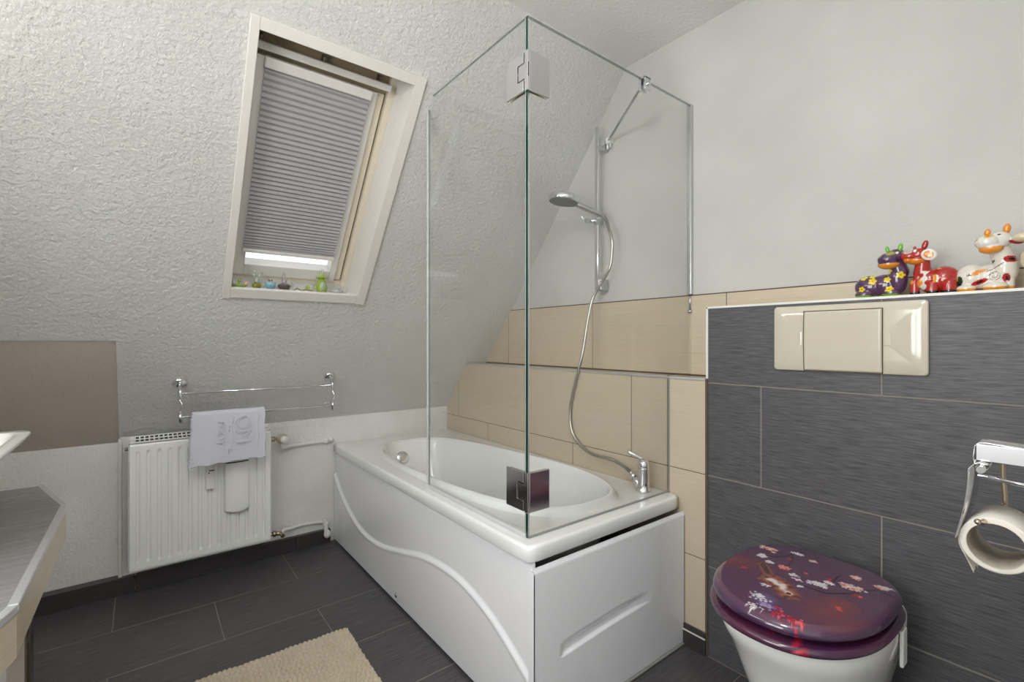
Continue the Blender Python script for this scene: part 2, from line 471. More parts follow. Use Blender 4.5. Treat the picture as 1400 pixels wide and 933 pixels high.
# sash
mb = MB(); sy0, sy1, sv0, sv1 = -1.352, -.872, .787, 1.686
gy0, gy1, gv0, gv1 = -1.300, -.935, .842, 1.645
mb.box((sy0, sv0, D-.05), (gy0, sv1, D+.012), .003); mb.box((gy1, sv0, D-.05), (-.906, sv1, D+.012), .003)
mb.box((gy0, sv0, D-.05), (gy1, gv0, D+.012), .003); mb.box((gy0, gv1, D-.05), (gy1, sv1, D+.012), .003)
mb.box((-.906, sv0, D-.05), (sy1, sv1, D-.006), .003, mi=1)
sash = wobj('sash', mb, ['wood_white', 'wood_frame'])
mb = MB(); mb.box((gy0-.005, gv0-.005, D-.034), (gy1+.005, gv1+.005, D-.026)); wobj('glass_pane', mb, 'pane')
mb = MB(); mb.box((-1.350, 1.708, D+.02), (-.868, 1.734, D+.045), .004, 2); vf = wobj('ventilation_flap', mb, 'wood_white')
for yy in (-1.335, -1.125, -.912):
    mb = MB(); mb.box((yy-.006, 1.722, D-.012), (yy+.006, 1.752, D+.024), .003, 2); wobj('flap_bracket', mb, 'steel')
# pleated blind
bl = thing('pleated_blind', 'grey pleated honeycomb blind nearly closed over the roof window', 'blind', (0, 0, 0))
bl.matrix_world = SM
by0, by1, bv0, bv1 = -1.316, -.940, .935, 1.655
mb = MB(); npl = 40; rows_ = []
N = npl*2+1
for i in range(N):
    vv = bv0+(bv1-bv0)*(i/(N-1))**1.22; d = D+.030+(.0075 if i % 2 else 0)
    rows_.append([(by0, vv, d), (by1, vv, d)])
mb.loops(rows_, closed=False, smooth=False)
rows_ = [[(a[0], a[1], 2*(D+.030)-a[2]-.001) for a in r] for r in rows_]
mb.loops(rows_, closed=False, smooth=False)
obj('pleated_fabric', mb, 'blind', bl, local=True, recalc=False)
mb = MB(); mb.box((by0-.003, bv1, D+.013), (by1+.003, bv1+.036, D+.046), .004, 2); obj('head_rail', mb, 'wood_white', bl, local=True)
mb = MB(); mb.box((by0-.003, bv0-.018, D+.014), (by1+.003, bv0, D+.042), .004, 2); obj('bottom_rail', mb, 'wood_white', bl, local=True)

# ------------------------------------------------------------------ bathtub
def sup(cx, cy, a, b_, n, z, N=128):
    L = []
    for i in range(N):
        t = 2*PI*i/N
        th = math.atan2(b_*math.sin(t), a*math.cos(t))
        c, s_ = math.cos(th), math.sin(th)
        r = ((abs(c)/a)**n+(abs(s_)/b_)**n)**(-1/n)
        x, y = cx+r*c, cy+r*s_
        L.append((x, y, z(x, y) if callable(z) else z))
    return L
tub = thing('bathtub', 'white built-in acrylic bathtub with curved front panel along the beige tiles', 'bathtub', (.88, -.39, 0))
X0, X1, Y0, Y1 = -.043, 1.752, -.776, -.001
rcx, rcy, ra, rb = (X0+X1)/2, (Y0+Y1)/2, (X1-X0)/2, (Y1-Y0)/2
ocx, ocy, oa, ob = .885, -.383, .748, .288
H = .57
lift = lambda x: .003+.026*sstep(.35, 1.45, x)
mb = MB()
L = [sup(rcx, rcy, ra-.014, rb-.014, 60, .522), sup(rcx, rcy, ra-.002, rb-.002, 60, .522), sup(rcx, rcy, ra, rb, 60, .525),
     sup(rcx, rcy, ra, rb, 60, .560), sup(rcx, rcy, ra-.002, rb-.002, 60, .566), sup(rcx, rcy, ra-.006, rb-.006, 60, .5695), sup(rcx, rcy, ra-.012, rb-.012, 50, H)]
for (da, db, k) in ((.034, .034, .0), (.028, .028, .06), (.018, .020, .62), (.010, .012, .95), (.003, .003, 1.), (-.004, -.004, .82)):
    L.append(sup(ocx, ocy, oa+da, ob+db, 2.9, (lambda k: lambda x, y: H+lift(x)*k-.0003)(k)))
for (sh, a, b_, n, z) in ((.002, .735, .276, 2.9, .555), (.006, .725, .268, 2.9, .52), (.02, .700, .256, 2.9, .44), (.04, .668, .243, 2.9, .34), (.055, .635, .228, 2.9, .25), (.06, .60, .205, 2.8, .195), (.06, .52, .17, 2.6, .168), (.06, .40, .12, 2.4, .16), (.06, .2, .06, 2.2, .158), (.06, .02, .01, 2, .157)):
    L.append(sup(ocx+sh, ocy, a, b_, n, z))
mb.loops(L, True, False, True)
obj('tub_shell', mb, 'acrylic', tub)
# front panel with the wave
wave = [(-.06, .405), (.106, .29), (.293, .214), (.46, .19), (.646, .202), (.871, .253), (1.064, .302), (1.207, .320), (1.335, .322), (1.449, .305), (1.552, .275), (1.645, .232), (1.76, .17)]
def wz(x):
    for (a, za), (b_, zb) in zip(wave, wave[1:]):
        if x <= b_:
            i = wave.index((a, za)); pts = [Vector((p[0], p[1], 0)) for p in wave]
            t = (x-a)/(b_-a)
            m0 = (zb-wave[max(i-1, 0)][1])/(b_-wave[max(i-1, 0)][0]); nx = wave[min(i+2, len(wave)-1)]
            m1 = (nx[1]-za)/(nx[0]-a); h = b_-a
            return (2*t**3-3*t*t+1)*za+(t**3-2*t*t+t)*h*m0+(-2*t**3+3*t*t)*zb+(t**3-t*t)*h*m1
    return wave[-1][1]
mb = MB(); PX0, PX1, PZ0, PZ1 = -.040, 1.742, .012, .519
def fpan(u, v):
    x = PX0+(PX1-PX0)*u; z0 = PZ0+(PZ1-PZ0)*v
    s_ = (z0-wz(x))
    sl = (wz(x+.01)-wz(x-.01))/.02
    s_ = s_/math.sqrt(1+sl*sl)
    y = -.7655+.010*sstep(-.007, .009, s_)-.002*math.exp(-(s_+.010)**2/.00004)
    y += .0045*sstep(.486, .519, z0)
    return (x, y, z0)
mb.grid(fpan, 260, 150)
mb.box((PX0, -.752, PZ0), (PX1, -.742, PZ1))
fp = obj('front_panel', mb, 'acrylic2', tub, recalc=False)
mb = MB(); mb.lathe([(0, .004), (.008, .0035), (.011, 0)], (.834, -.7695, .045), (0, -1, 0), 20); obj('screw_cap', mb, 'chrome', fp)
# end panel with shallow grip
mb = MB()
def epan(u, v):
    y = -.768+.768*u; z = .012+.500*v
    zc = .225+.02*math.sin((y+.65)/.41*PI*.5) if -.68 < y < -.2 else .225
    wgt = sstep(-.665, -.64, y)*(1-sstep(-.34, -.20, y))
    s_ = z-zc-.012
    dep = .010*wgt*(sstep(-.022, -.016, s_)*(1-sstep(.0, .028, s_)))
    x = 1.766-dep-.006*sstep(.496, .512, z)
    return (x, y, z)
mb.grid(epan, 190, 150); mb.box((1.74, -.765, .012), (1.752, -.001, .500)); mb.box((1.742, -.7685, .012), (1.766, -.764, .50)); mb.box((1.745, -.004, .012), (1.766, 0, .50))
obj('end_panel', mb, 'acrylic2', tub, recalc=False)
mb = MB(); mb.box((1.752, -.768, .0), (1.772, -.002, .010), .004); obj('silicone_joint', mb, 'rubber', tub)
# overflow knob and drain
mb = MB(); ox = .183; mb.lathe([(.042, .0), (.044, .006), (.044, .018), (.036, .028), (.016, .031), (0, .031)], (ox-.012, -.44, .468), (1, -.0, .28), 32)
obj('overflow_knob', mb, 'chrome', tub)
mb = MB(); mb.lathe([(.032, 0), (.03, .004), (.0, .006)], (.855+.1, -.383, .157), (0, 0, 1), 28); obj('drain_cover', mb, 'chrome', tub)

# mixer tap
mx_ = thing('bath_mixer_tap', 'chrome single lever mixer tap on the foot end of the bathtub rim', 'tap', (1.632, -.076, .57))
mb = MB(); cx, cy = 1.632, -.076
mb.lathe([(.030, 0), (.031, .004), (.028, .009), (.0245, .014), (.0235, .03), (.0235, .085), (.0245, .088), (.0245, .092), (.0235, .094)], (cx, cy, .5705), n=32)
body_ = obj('tap_body', mb, 'chrome', mx_)
mb = MB(); mb.lathe([(.0235, .094), (.0245, .10), (.0235, .112), (.018, .124), (.008, .130), (0, .131)], (cx, cy, .5705), n=32)
obj('tap_head', mb, 'chrome', mx_)
mb = MB(); mb.tube([(cx-.004, cy, .697), (cx-.025, cy-.012, .708), (cx-.055, cy-.026, .722)], lambda t: .006+.002*t, 12); obj('lever', mb, 'chrome', mx_)
mb = MB(); mb.cyl((cx-.012, cy-.006, .590), (cx-.052, cy+.004, .616), .0125); mb.cyl((cx-.046, cy+.003, .612), (cx-.062, cy+.007, .623), .015); mb.cyl((cx-.062, cy+.007, .623), (cx-.070, cy+.009, .628), .011); obj('hose_outlet', mb, 'chrome', mx_)

# ------------------------------------------------------------------ shower rail, handset, hose
sr = thing('shower_rail', 'tall chrome shower rail with sliding holder on the white wall', 'shower rail', (1.235, W, 1.41))
mb = MB(); mb.box((1.213, .100, 1.408), (1.234, .112, 2.221), .003, 2); obj('rail_bar', mb, 'chrome', sr)
for z in (1.445, 2.13):
    mb = MB(); mb.box((1.224, .108, z-.028), (1.248, W-.001, z+.028), .003, 2); obj('wall_mount', mb, 'brushed', sr)
mb = MB(); mb.box((1.206, .092, 1.765), (1.242, .120, 1.79), .004, 2); mb.cyl((1.243, .088, 1.752), (1.178, .070, 1.765), .0125); mb.tube([(1.172, .068, 1.772), (1.166, .063, 1.782), (1.163, .060, 1.788)], .004, 8)
obj('slider', mb, 'chrome', sr)
hs = thing('hand_shower', 'round chrome hand shower resting in the rail holder', 'shower head', (1.25, .07, 1.77))
hc = Vector((1.193, -.09, 1.839)); tail = Vector((1.270, .088, 1.775)); ax = Vector((-.10, -.10, -1)).normalized()
mb = MB(); mb.lathe([(0, -.020), (.05, -.019), (.068, -.015), (.0735, -.008), (.0735, .010), (.071, .015), (.0, .016)], hc, ax, 48); head = obj('head_disc', mb, 'chrome', hs)
mb = MB(); mb.lathe([(.067, .0168), (.066, .0185), (0, .0186)], hc, ax, 48); obj('spray_face', mb, 'spray', head)
dr = (tail-hc).normalized()
mb = MB(); mb.tube([hc+dr*.062, hc+dr*.10, tail-dr*.04, tail], lambda t: .0125+.0015*math.sin(t*PI), 16); mb.cyl(tail-dr*.005, tail+dr*.012, .010); obj('handle', mb, 'brushed', hs)
hose = [(1.276, .094, 1.768), (1.292, .096, 1.745), (1.314, .085, 1.705), (1.337, .080, 1.655), (1.34, .08, 1.603), (1.331, .075, 1.518), (1.281, .07, 1.444), (1.235, .06, 1.37), (1.225, .035, 1.258), (1.228, .0, 1.116), (1.193, -.012, .977), (1.158, -.012, .85), (1.168, -.016, .744), (1.220, -.018, .684), (1.31, -.03, .653), (1.418, -.045, .656), (1.465, -.04, .648), (1.528, -.055, .636), (1.562, -.067, .628)]
mb = MB(); mb.tube(hose, .0068, 10, 26, rib=.0007); tag(obj('shower_hose', mb, 'hose'), 'long curved metal hose from hand shower down to the mixer tap', 'hose')

# ------------------------------------------------------------------ glass screen
gs = thing('glass_shower_screen', 'two-panel clear glass screen with chrome hinges standing on the bathtub rim', 'shower screen', (1.695, -.73, .5725))
def glass_panel(name, poly, axis, a, b_, dark=()):
    mb = MB(); t = mb.bm
    def pt(u, v, d): return (d, u, v) if axis == 'x' else (u, d, v)
    A = [t.verts.new(pt(u, v, a)) for u, v in poly]; B = [t.verts.new(pt(u, v, b_)) for u, v in poly]
    n = len(poly); t.faces.new(A[::-1]); t.faces.new(B)
    for i in range(n):
        f = t.faces.new((A[i], A[(i+1) % n], B[(i+1) % n], B[i])); f.material_index = 1 if i in dark else 2
    return obj(name, mb, ['glass', 'glass_edge', 'glass_edge2'], gs)
GX0, GX1 = 1.688, 1.699
fix = glass_panel('fixed_panel', [(-.734, .5725), (-.0, .5725), (-.0, 1.034), (W-.006, 1.034), (W-.006, 2.157), (-.734, 2.157)], 'x', GX0, GX1, (5,))
door = glass_panel('door_panel', [(1.066, .582), (1.684, .582), (1.684, 2.157), (1.066, 2.157)], 'y', -.734, -.726)
mb = MB(); mb.box((1.053, -.735, .582), (1.066, -.725, 2.155), .001); obj('edge_seal', mb, 'seal', door)
mb = MB(); mb.box((1.684, -.733, .582), (1.690, -.727, 2.155), .001); obj('corner_seal', mb, 'seal', door)
mb = MB(); mb.box((1.6840, -.7255, .575), (1.6875, -.718, 2.155), .001); obj('edge_seal', mb, 'seal', fix)
mb = MB(); mb.box((1.058, -.738, .5715), (1.690, -.722, .585), .001); obj('bottom_seal', mb, 'seal', door)
mb = MB(); mb.box((1.686, W-.022, 1.365), (1.704, W+.0, 2.157), .001); mb.cyl((1.695, W-.012, 1.30), (1.695, W-.012, 1.37), .005); mb.cyl((1.695, W-.012, 1.287), (1.695, W-.012, 1.30), .009)
obj('wall_profile', mb, 'brushed', gs)
mb = MB(); mb.box((1.6965, -.73, .5710), (1.7005, -.002, .577)); mb.box((1.6965, -.003, .577), (1.7005, .0, 1.03)); obj('silicone_seam', mb, 'rubber', gs)
for zc in (1.990, .711):
    h = obj('hinge', (lambda m: m.box((GX1+.0005, -.7345, zc-.062), (GX1+.0075, -.652, zc+.060), .002, 2))(MB()), 'hinge', gs)
    mb = MB()   # door leaf with a cut-out
    poly = [(1.600, zc-.060), (1.6855, zc-.060), (1.6855, zc-.026), (1.655, zc-.026), (1.655, zc+.026), (1.6855, zc+.026), (1.6855, zc+.060), (1.600, zc+.060)]
    mb.prism(poly, 'y', -.7415, -.7345, .0014); obj('hinge_leaf', mb, 'hinge', h)
    mb = MB(); mb.box((1.661, -.7412, zc-.023), (1.7065, -.7350, zc+.023), .0015, 2); mb.box((1.690, -.7410, zc-.062), (1.7065, -.7345, zc+.060), .0015, 2); obj('hinge_knuckle', mb, 'hinge', h)
    mb = MB(); mb.box((1.600, -.7255, zc-.057), (1.682, -.7215, zc+.057), .001); mb.box((1.6865, -.722, zc-.059), (1.6905, -.652, zc+.057), .001); obj('backing_plate', mb, 'chrome', h)
# support bar
sb = thing('glass_support_bar', 'thin chrome bar bracing the glass screen to the white wall near the ceiling', 'support bar', (1.264, W, 2.147))
mb = MB(); mb.cyl((1.268, .140, 2.150), (1.680, -.142, 2.158), .0058, n=16); obj('bar', mb, 'brushed', sb)
mb = MB(); mb.box((1.249, .135, 2.135), (1.279, W, 2.165), .004); mb.cyl((1.256, .146, 2.11), (1.256, .146, 2.136), .005); mb.cyl((1.272, .146, 2.115), (1.272, .146, 2.136), .004); obj('wall_bracket', mb, 'plastic_white', sb)
mb = MB(); mb.box((1.679, -.170, 2.118), (1.6905, -.134, 2.166), .002); mb.box((1.6995, -.170, 2.118), (1.708, -.134, 2.166), .002); mb.box((1.679, -.170, 2.158), (1.708, -.134, 2.170), .002); mb.lathe([(.008, 0), (.008, .005), (.005, .007), (0, .007)], (1.708, -.152, 2.14), (1, 0, 0), 16)
obj('glass_clamp', mb, 'chrome', sb)

# ------------------------------------------------------------------ radiator
rd = thing('radiator', 'white ribbed panel radiator with a towel rail over it, under the slope', 'radiator', (.06, -1.415, .137))
RY0, RY1, RZ0, RZ1, RXF = -1.700, -1.130, .137, .708, .098
mb = MB(); nfl = 13
def rpan(u, v):
    y = RY0+(RY1-RY0)*u; z = RZ0+(RZ1-RZ0)*v
    iny = sstep(.022, .030, y-RY0)*sstep(.022, .030, RY1-y); inz = sstep(.03, .052, z-RZ0)*sstep(.028, .05, RZ1-z)
    p = (y-RY0-.03)/(RY1-RY0-.06)*nfl
    fr = p-math.floor(p)
    tri = sstep(.0, .25, fr)*(1-sstep(.72, .97, fr))
    edge = 1
    if u < .003 or u > .997 or v < .003 or v > .997: edge = 0
    d = -.0115*iny*inz*(1-tri)
    d += -.004*(1-edge)
    return (RXF+d, y, z)
mb.grid(rpan, 300, 90); mb.box((RXF-.012, RY0, RZ0), (RXF-.0095, RY1, RZ1)); 
for a, b_ in ((RY0, RY0+.003), (RY1-.003, RY1)): mb.box((RXF-.012, a, RZ0), (RXF-.003, b_, RZ1))
mb.box((RXF-.012, RY0, RZ0), (RXF-.003, RY1, RZ0+.003)); mb.box((RXF-.012, RY0, RZ1-.003), (RXF-.003, RY1, RZ1))
obj('front_panel', mb, 'radiator', rd, recalc=False)
mb = MB(); mb.box((.022, RY0+.002, RZ0+.012), (.030, RY1-.002, RZ1-.012), .003); 
for k in range(34):
    y = RY0+.03+k*(RY1-RY0-.06)/33; mb.box((.030, y-.001, RZ0+.03), (.084, y+.001, RZ1-.03))
obj('convector', mb, 'radiator', rd)
for ya, yb in ((RY0-.003, RY0-.001), (RY1+.001, RY1+.003)): mb = MB(); mb.box((.016, ya, RZ0+.01), (.094, yb, RZ1+.006)); obj('side_cover', mb, 'radiator', rd)
mb = MB(); mb.box((.016, RY0, RZ1+.004), (.092, RY1, RZ1+.009), .001)
ng = 30
for k in range(ng):
    y = RY0+.02+(RY1-RY0-.04)*(k+.5)/ng; mb.box((.040, y-.0065, RZ1+.0088), (.084, y+.0055, RZ1+.0096), mi=1)
mb.box((.014, RY0, RZ1+.004), (.020, RY1, RZ1+.024), .001); 
for k in range(ng):
    y = RY0+.02+(RY1-RY0-.04)*(k+.5)/ng; mb.box((.0198, y-.0065, RZ1+.012), (.0206, y+.0055, RZ1+.020), mi=1)
obj('top_grille', mb, ['radiator', 'radgroove'], rd)
mb = MB(); mb.cyl((.05, RY0-.004, RZ1-.026), (.05, RY0-.016, RZ1-.026), .008, n=6); obj('vent_plug', mb, 'brass', rd)
for yy in (-1.60, -1.22):
    for zz in (.2, .6): mb = MB(); mb.cyl((-.045, yy, zz), (.024, yy, zz), .01); obj('wall_bracket', mb, 'radiator', rd)
# valve and pipes
vt = thing('radiator_valve', 'white thermostatic valve at the top right of the radiator', 'valve', (.055, -1.07, .62))
mb = MB(); mb.cyl((.055, RY1+.004, .652), (.055, -1.085, .652), .009, n=12); mb.cyl((.055, -1.118, .652), (.055, -1.104, .652), .0145, n=6); mb.cyl((.055, -1.085, .655), (.055, -1.070, .640), .011); obj('valve_body', mb, 'brass', vt)
mb = MB(); mb.lathe([(.017, 0), (.024, .004), (.026, .012), (.026, .022), (.020, .028), (.019, .034)], (.045, -1.070, .650), (1, .12, .0), 24); dial = obj('dial_ring', mb, 'cream', vt)
mb = MB(); mb.lathe([(.018, .0), (.019, .014), (.016, .022), (0, .024)], (.078, -1.066, .650), (1, .12, 0), 24); obj('thermostat_head', mb, 'plastic_white', vt)
mb = MB(); mb.tube([(.05, -1.07, .642), (.045, -1.068, .612), (.030, -1.050, .598), (-.015, -1.01, .590), (-.035, -.93, .587), (-.035, -.86, .588), (-.035, -.80, .590)], .0095, 12); mb.ell((-.033, -.812, .590), (.018, .020, .019)); mb.ell((-.033, -.785, .594), (.016, .014, .016)); obj('supply_pipe', mb, 'knee', vt)
rv = thing('return_valve', 'small brass return valve and white painted pipe low beside the radiator', 'valve', (.05, -1.08, .13))
mb = MB(); mb.cyl((.055, RY1+.004, .152), (.055, -1.112, .152), .010, n=12); mb.cyl((.055, -1.112, .152), (.055, -1.098, .152), .016, n=6); mb.cyl((.055, -1.098, .150), (.055, -1.070, .146), .011); mb.cyl((.055, -1.078, .147), (.085, -1.070, .143), .009, n=8); mb.cyl((.080, -1.071, .143), (.088, -1.069, .142), .011, n=6); obj('valve_body', mb, 'brass', rv)
mb = MB(); mb.tube([(.05, -1.07, .146), (.03, -1.05, .150), (-.005, -1.02, .138), (-.034, -.95, .134), (-.034, -.88, .130), (-.030, -.83, .125)], .009, 12); obj('return_pipe', mb, 'knee', rv)
mb = MB(); mb.tube([(-.028, -.822, .140), (-.024, -.818, .10), (-.016, -.814, .055)], .0125, 12); mb.ell((-.012, -.812, .056), (.019, .019, .024)); mb.ell((-.026, -.818, .11), (.016, .016, .018)); obj('elbow', mb, 'knee', rv)
# heat meter and humidifier hung on the radiator
hm = thing('heat_meter', 'narrow white heat meter with small black display clipped on the radiator front', 'meter', (.106, -1.395, .458))
mb = MB(); mb.box((RXF-.001, -1.415, .458), (RXF+.020, -1.378, .60), .003); obj('housing', mb, 'plastic_white', hm)
mb = MB(); mb.box((RXF+.0195, -1.402, .545), (RXF+.0206, -1.381, .550)); mb.cyl((RXF+.0195, -1.402, .537), (RXF+.0206, -1.402, .537), .003); obj('display', mb, 'black', hm)
hu = thing('radiator_humidifier', 'white curved water container hooked on the radiator below the washcloth', 'humidifier', (.115, -1.283, .33))
def hsec(z, dp, y0=-1.337, y1=-1.230):
    n = 14; out = [(RXF-.001, y0, z)]
    for k in range(n+1):
        t = k/n; yy = y0+(y1-y0)*t; out.append((RXF+.016+(dp*.55)*math.sin(t*PI)**.8, yy, z-.012*math.sin(t*PI)*(1 if z < .4 else 0)))
    out.append((RXF-.001, y1, z)); return out
mb = MB(); mb.loops([hsec(.335, .022), hsec(.345, .028), hsec(.45, .026), hsec(.565, .024), hsec(.570, .020)], True, True, True); obj('container', mb, 'radiator', hu)
mb = MB(); mb.loops([hsec(.576, .020), hsec(.580, .024), hsec(.615, .024), hsec(.622, .016)], True, True, True); obj('lid', mb, 'radiator', hu)
mb = MB(); mb.loops([hsec(.570, .018, -1.332, -1.235), hsec(.577, .018, -1.332, -1.235)], True, True, True); obj('slot', mb, 'grey_dark', hu)

# ------------------------------------------------------------------ double towel bar and washcloth
tb = thing('double_towel_bar', 'double chrome towel bar on the sloping wall above the radiator', 'towel rail', (.16, -1.185, .93))
for y in (-1.519, -.850):
    c0 = Vector((.158, y, .78+1.251*.158)); nn = EN
    mb = MB(); mb.lathe([(.030, 0), (.030, .006), (.024, .011), (.015, .014), (.013, .018)], c0, nn, 28)
    fl = obj('flange', mb, 'chrome', tb)
    mb = MB(); mb.tube([c0+nn*.014, c0+nn*.045, Vector((.206, y, .945)), Vector((.208, y, .932)), Vector((.208, y, .918))], .0085, 12); obj('arm', mb, 'chrome', tb)
    mb = MB(); mb.tube([(.208, y, .922), (.206, y-.002, .905), (.214, y+.006, .885), (.210, y, .860), (.210, y, .845)], .0032, 8); mb.cyl((.212, y, .850), (.212, y, .805), .009, n=16); mb.ell((.212, y, .805), (.009, .009, .006)); obj('hanger', mb, 'chrome', tb)
mb = MB(); mb.cyl((.207, -1.512, .934), (.207, -.855, .934), .0052, n=14); obj('bar', mb, 'chrome', tb)
mb = MB(); mb.cyl((.212, -1.515, .828), (.212, -.852, .828), .0052, n=14); mb.cyl((.204, -.90, .840), (.204, -.855, .843), .003, n=8); obj('bar', mb, 'chrome', tb)
wc = thing('washcloth', 'folded white terry washcloth draped over the lower towel bar', 'washcloth', (.215, -1.33, .60))
def cloth(off, y0, y1, zf, zb, ph):
    def f(u, v):
        y = y0+(y1-y0)*u
        r = .0085+off; cz = .828
        lf = cz-zf; lb = cz-zb; arc = PI*r; tot = lf+arc+lb; s_ = v*tot
        sag = .012*math.sin(u*PI*1.3+ph)
        if s_ < lf: x = .212+r; z = zf+s_
        elif s_ < lf+arc:
            a = (s_-lf)/r; x = .212+r*math.cos(a); z = cz+r*math.sin(a)
        else: x = .212-r; z = cz-(s_-lf-arc)
        fall = max(0, (cz-z)/(cz-zf))
        side = 1 if x > .212 else -1
        x += side*(.003*math.sin(y*62+ph)+.004*math.sin(y*27+2*ph))*fall+.006*fall*side
        y += (.0022*math.sin(z*520)+.002*noise.noise(Vector((z*90, ph, 0))) if u < .02 else 0)
        y += -.012*fall*(1-u)*1.2+.002*math.sin(z*60)*(1 if u < .5 else -1)
        z += (.010*(1-u)-.004)*fall*-1 + .003*math.sin(y*90)*fall
        return (x, y, z)
    return f
mb = MB()
mb.grid(cloth(.0, -1.476, -1.190, .640, .66, .5), 70, 90)
mb.grid(cloth(.004, -1.478, -1.186, .612, .70, .9), 90, 100)
mb.grid(cloth(.009, -1.475, -1.181, .605, .72, .9), 110, 120)
o = obj('cloth', mb, 'terry', wc, recalc=False)
sm = o.modifiers.new('thick', 'SOLIDIFY'); sm.thickness = .0035; sm.offset = 0
# woven band, piping and raised lettering
def fp_(u, z, d=.0025):
    v_ = cloth(.009+d, -1.475, -1.181, .605, .72, .9)
    tot = (.828-.605)+PI*(.0175+d)+.108
    return v_(u, (z-.605)/tot)
mb = MB(); mb.grid(lambda a, b_: fp_(.435+.05*a, .655+.165*b_, .0022), 6, 30); ob_ = obj('woven_band', mb, 'terry', wc, recalc=False)
mb = MB(); mb.tube([fp_(.54, .655+.165*k/12, .003) for k in range(13)], .0022, 8, 3); obj('piping', mb, 'terry', wc)
mb = MB(); mb.tube([fp_(.90, .655+.165*k/12, .003) for k in range(13)], .0016, 8, 3); obj('piping', mb, 'terry', wc)
def text_mesh(txt, size, ext):
    cu = bpy.data.curves.new('t', 'FONT'); cu.body = txt; cu.size = size; cu.extrude = ext; cu.resolution_u = 3
    t = bpy.data.objects.new('t', cu); COL.objects.link(t)
    me = bpy.data.meshes.new_from_object(t.evaluated_get(bpy.context.evaluated_depsgraph_get()))
    COL.objects.unlink(t); bpy.data.objects.remove(t); return me
for txt, size, sx, u0, z1 in (('OM', .092, .95, .585, .822), ('FCOT', .040, 1.1, .335, .80)):
    me = text_mesh(txt, size, .0026)
    mb = MB(); mb.bm.from_mesh(me)
    bmesh.ops.subdivide_edges(mb.bm, edges=mb.bm.edges[:], cuts=1)
    for v in mb.bm.verts:      # read from top to bottom: text x runs down, text y runs to the right
        tx, ty, tz = v.co
        p = fp_(min(.99, u0+ty/.294*1.0), z1-tx*sx, .0060)
        v.co = Vector((p[0]+tz+.0006, p[1], p[2]))
    obj('raised_lettering', mb, 'terry', wc)

# ------------------------------------------------------------------ vanity counter, basin
va = thing('tiled_vanity_counter', 'grey tiled counter with metal and beige tile edge at the left', 'counter', (1.5, -2.12, 0))
ct = [(.905, YM+.002), (.912, -1.879), (1.174, -1.806), (1.746, -1.810), (2.02, -1.885), (2.02, YM+.002)]
def inset(poly, d): 
    cx = sum(p[0] for p in poly)/len(poly); out = []
    n = len(poly)
    for i in range(n):
        p0, p, p2 = Vector(poly[i-1]), Vector(poly[i]), Vector(poly[(i+1) % n])
        e1 = (p-p0).normalized(); e2 = (p2-p).normalized()
        n1 = Vector((e1.y, -e1.x)); n2 = Vector((e2.y, -e2.x)); m_ = (n1+n2).normalized()
        out.append(tuple(p+m_*d/max(.3, m_.dot(n1))))
    return out
mb = MB()
tp = inset(ct, .006)
mb.prism(tp, 'z', .702, .7592, mi=1)
def clip(poly, x0, x1):
    def cl(pl, x, keep):
        out = []
        for i in range(len(pl)):
            a, b_ = pl[i], pl[(i+1) % len(pl)]
            ia, ib = keep(a[0]), keep(b_[0])
            if ia: out.append(a)
            if ia != ib:
                t = (x-a[0])/(b_[0]-a[0]); out.append((x, a[1]+(b_[1]-a[1])*t))
        return out
    return cl(cl(poly, x0, lambda v: v >= x0), x1, lambda v: v <= x1)
for x0, x1 in ((.905, 1.338), (1.341, 1.76), (1.763, 2.02)):
    mb.prism(clip(tp, x0, x1), 'z', .752, .7602, mi=0)
obj('countertop', mb, ['counter', 'grout_dark'], va)
for a, b_ in ((0, 1), (1, 2), (2, 3), (3, 4), (4, 5)):
    p, q = Vector(ct[a]), Vector(ct[b_]); d = (q-p).normalized(); n_ = Vector((-d.y, d.x)) if True else 0
    if a == 0: n_ = Vector((-1, 0))
    n_ = Vector((-d.y, d.x)); 
    ang = math.atan2(d.y, d.x); Lh = (q-p).length
    X = Matrix.Translation((p.x, p.y, 0)) @ Matrix.Rotation(ang, 4, 'Z')
    mb = MB(); mb.box((.001, -.010, .748), (Lh-.001, .004, .761), .002, xf=X); obj('metal_edge', mb, 'alu', va)
    mb = MB()
    cuts = [0]+([.30] if Lh > .5 else [])+[Lh]
    for c0, c1 in zip(cuts, cuts[1:]): mb.box((c0+.001, -.010, .676), (c1-.001, .001, .747), .001, 1, xf=X)
    obj('edge_tile', mb, 'tile_beige', va)
mb = MB(); mb.box((1.44, YM+.01, 0), (1.62, -1.842, .70)); obj('support_panel', mb, 'patch', va)
mb = MB(); mb.box((1.368, -1.875, 0), (1.404, -1.838, .70), .0015, mi=0); mb.box((1.404, -1.878, 0), (1.44, -1.843, .70), .0015, mi=1); obj('steel_post', mb, ['steel', 'steel2'], va)
mb = MB(); mb.box((1.622, YM+.01, .08), (2.0, -1.86, .69), .002); cb = obj('cabinet_body', mb, 'plastic_white', va)
mb = MB(); mb.box((1.625, -1.858, .585), (1.998, -1.838, .672), .004); obj('drawer_front', mb, 'plastic_white', cb)
mb = MB(); mb.box((1.625, -1.858, .10), (1.998, -1.838, .578), .004); obj('cabinet_door', mb, 'plastic_white', cb)
bs = thing('wash_basin', 'white angular countertop wash basin cut by the left picture edge', 'basin', (1.36, -2.09, .76))
mb = MB(); bx, by_ = 1.36, -2.125
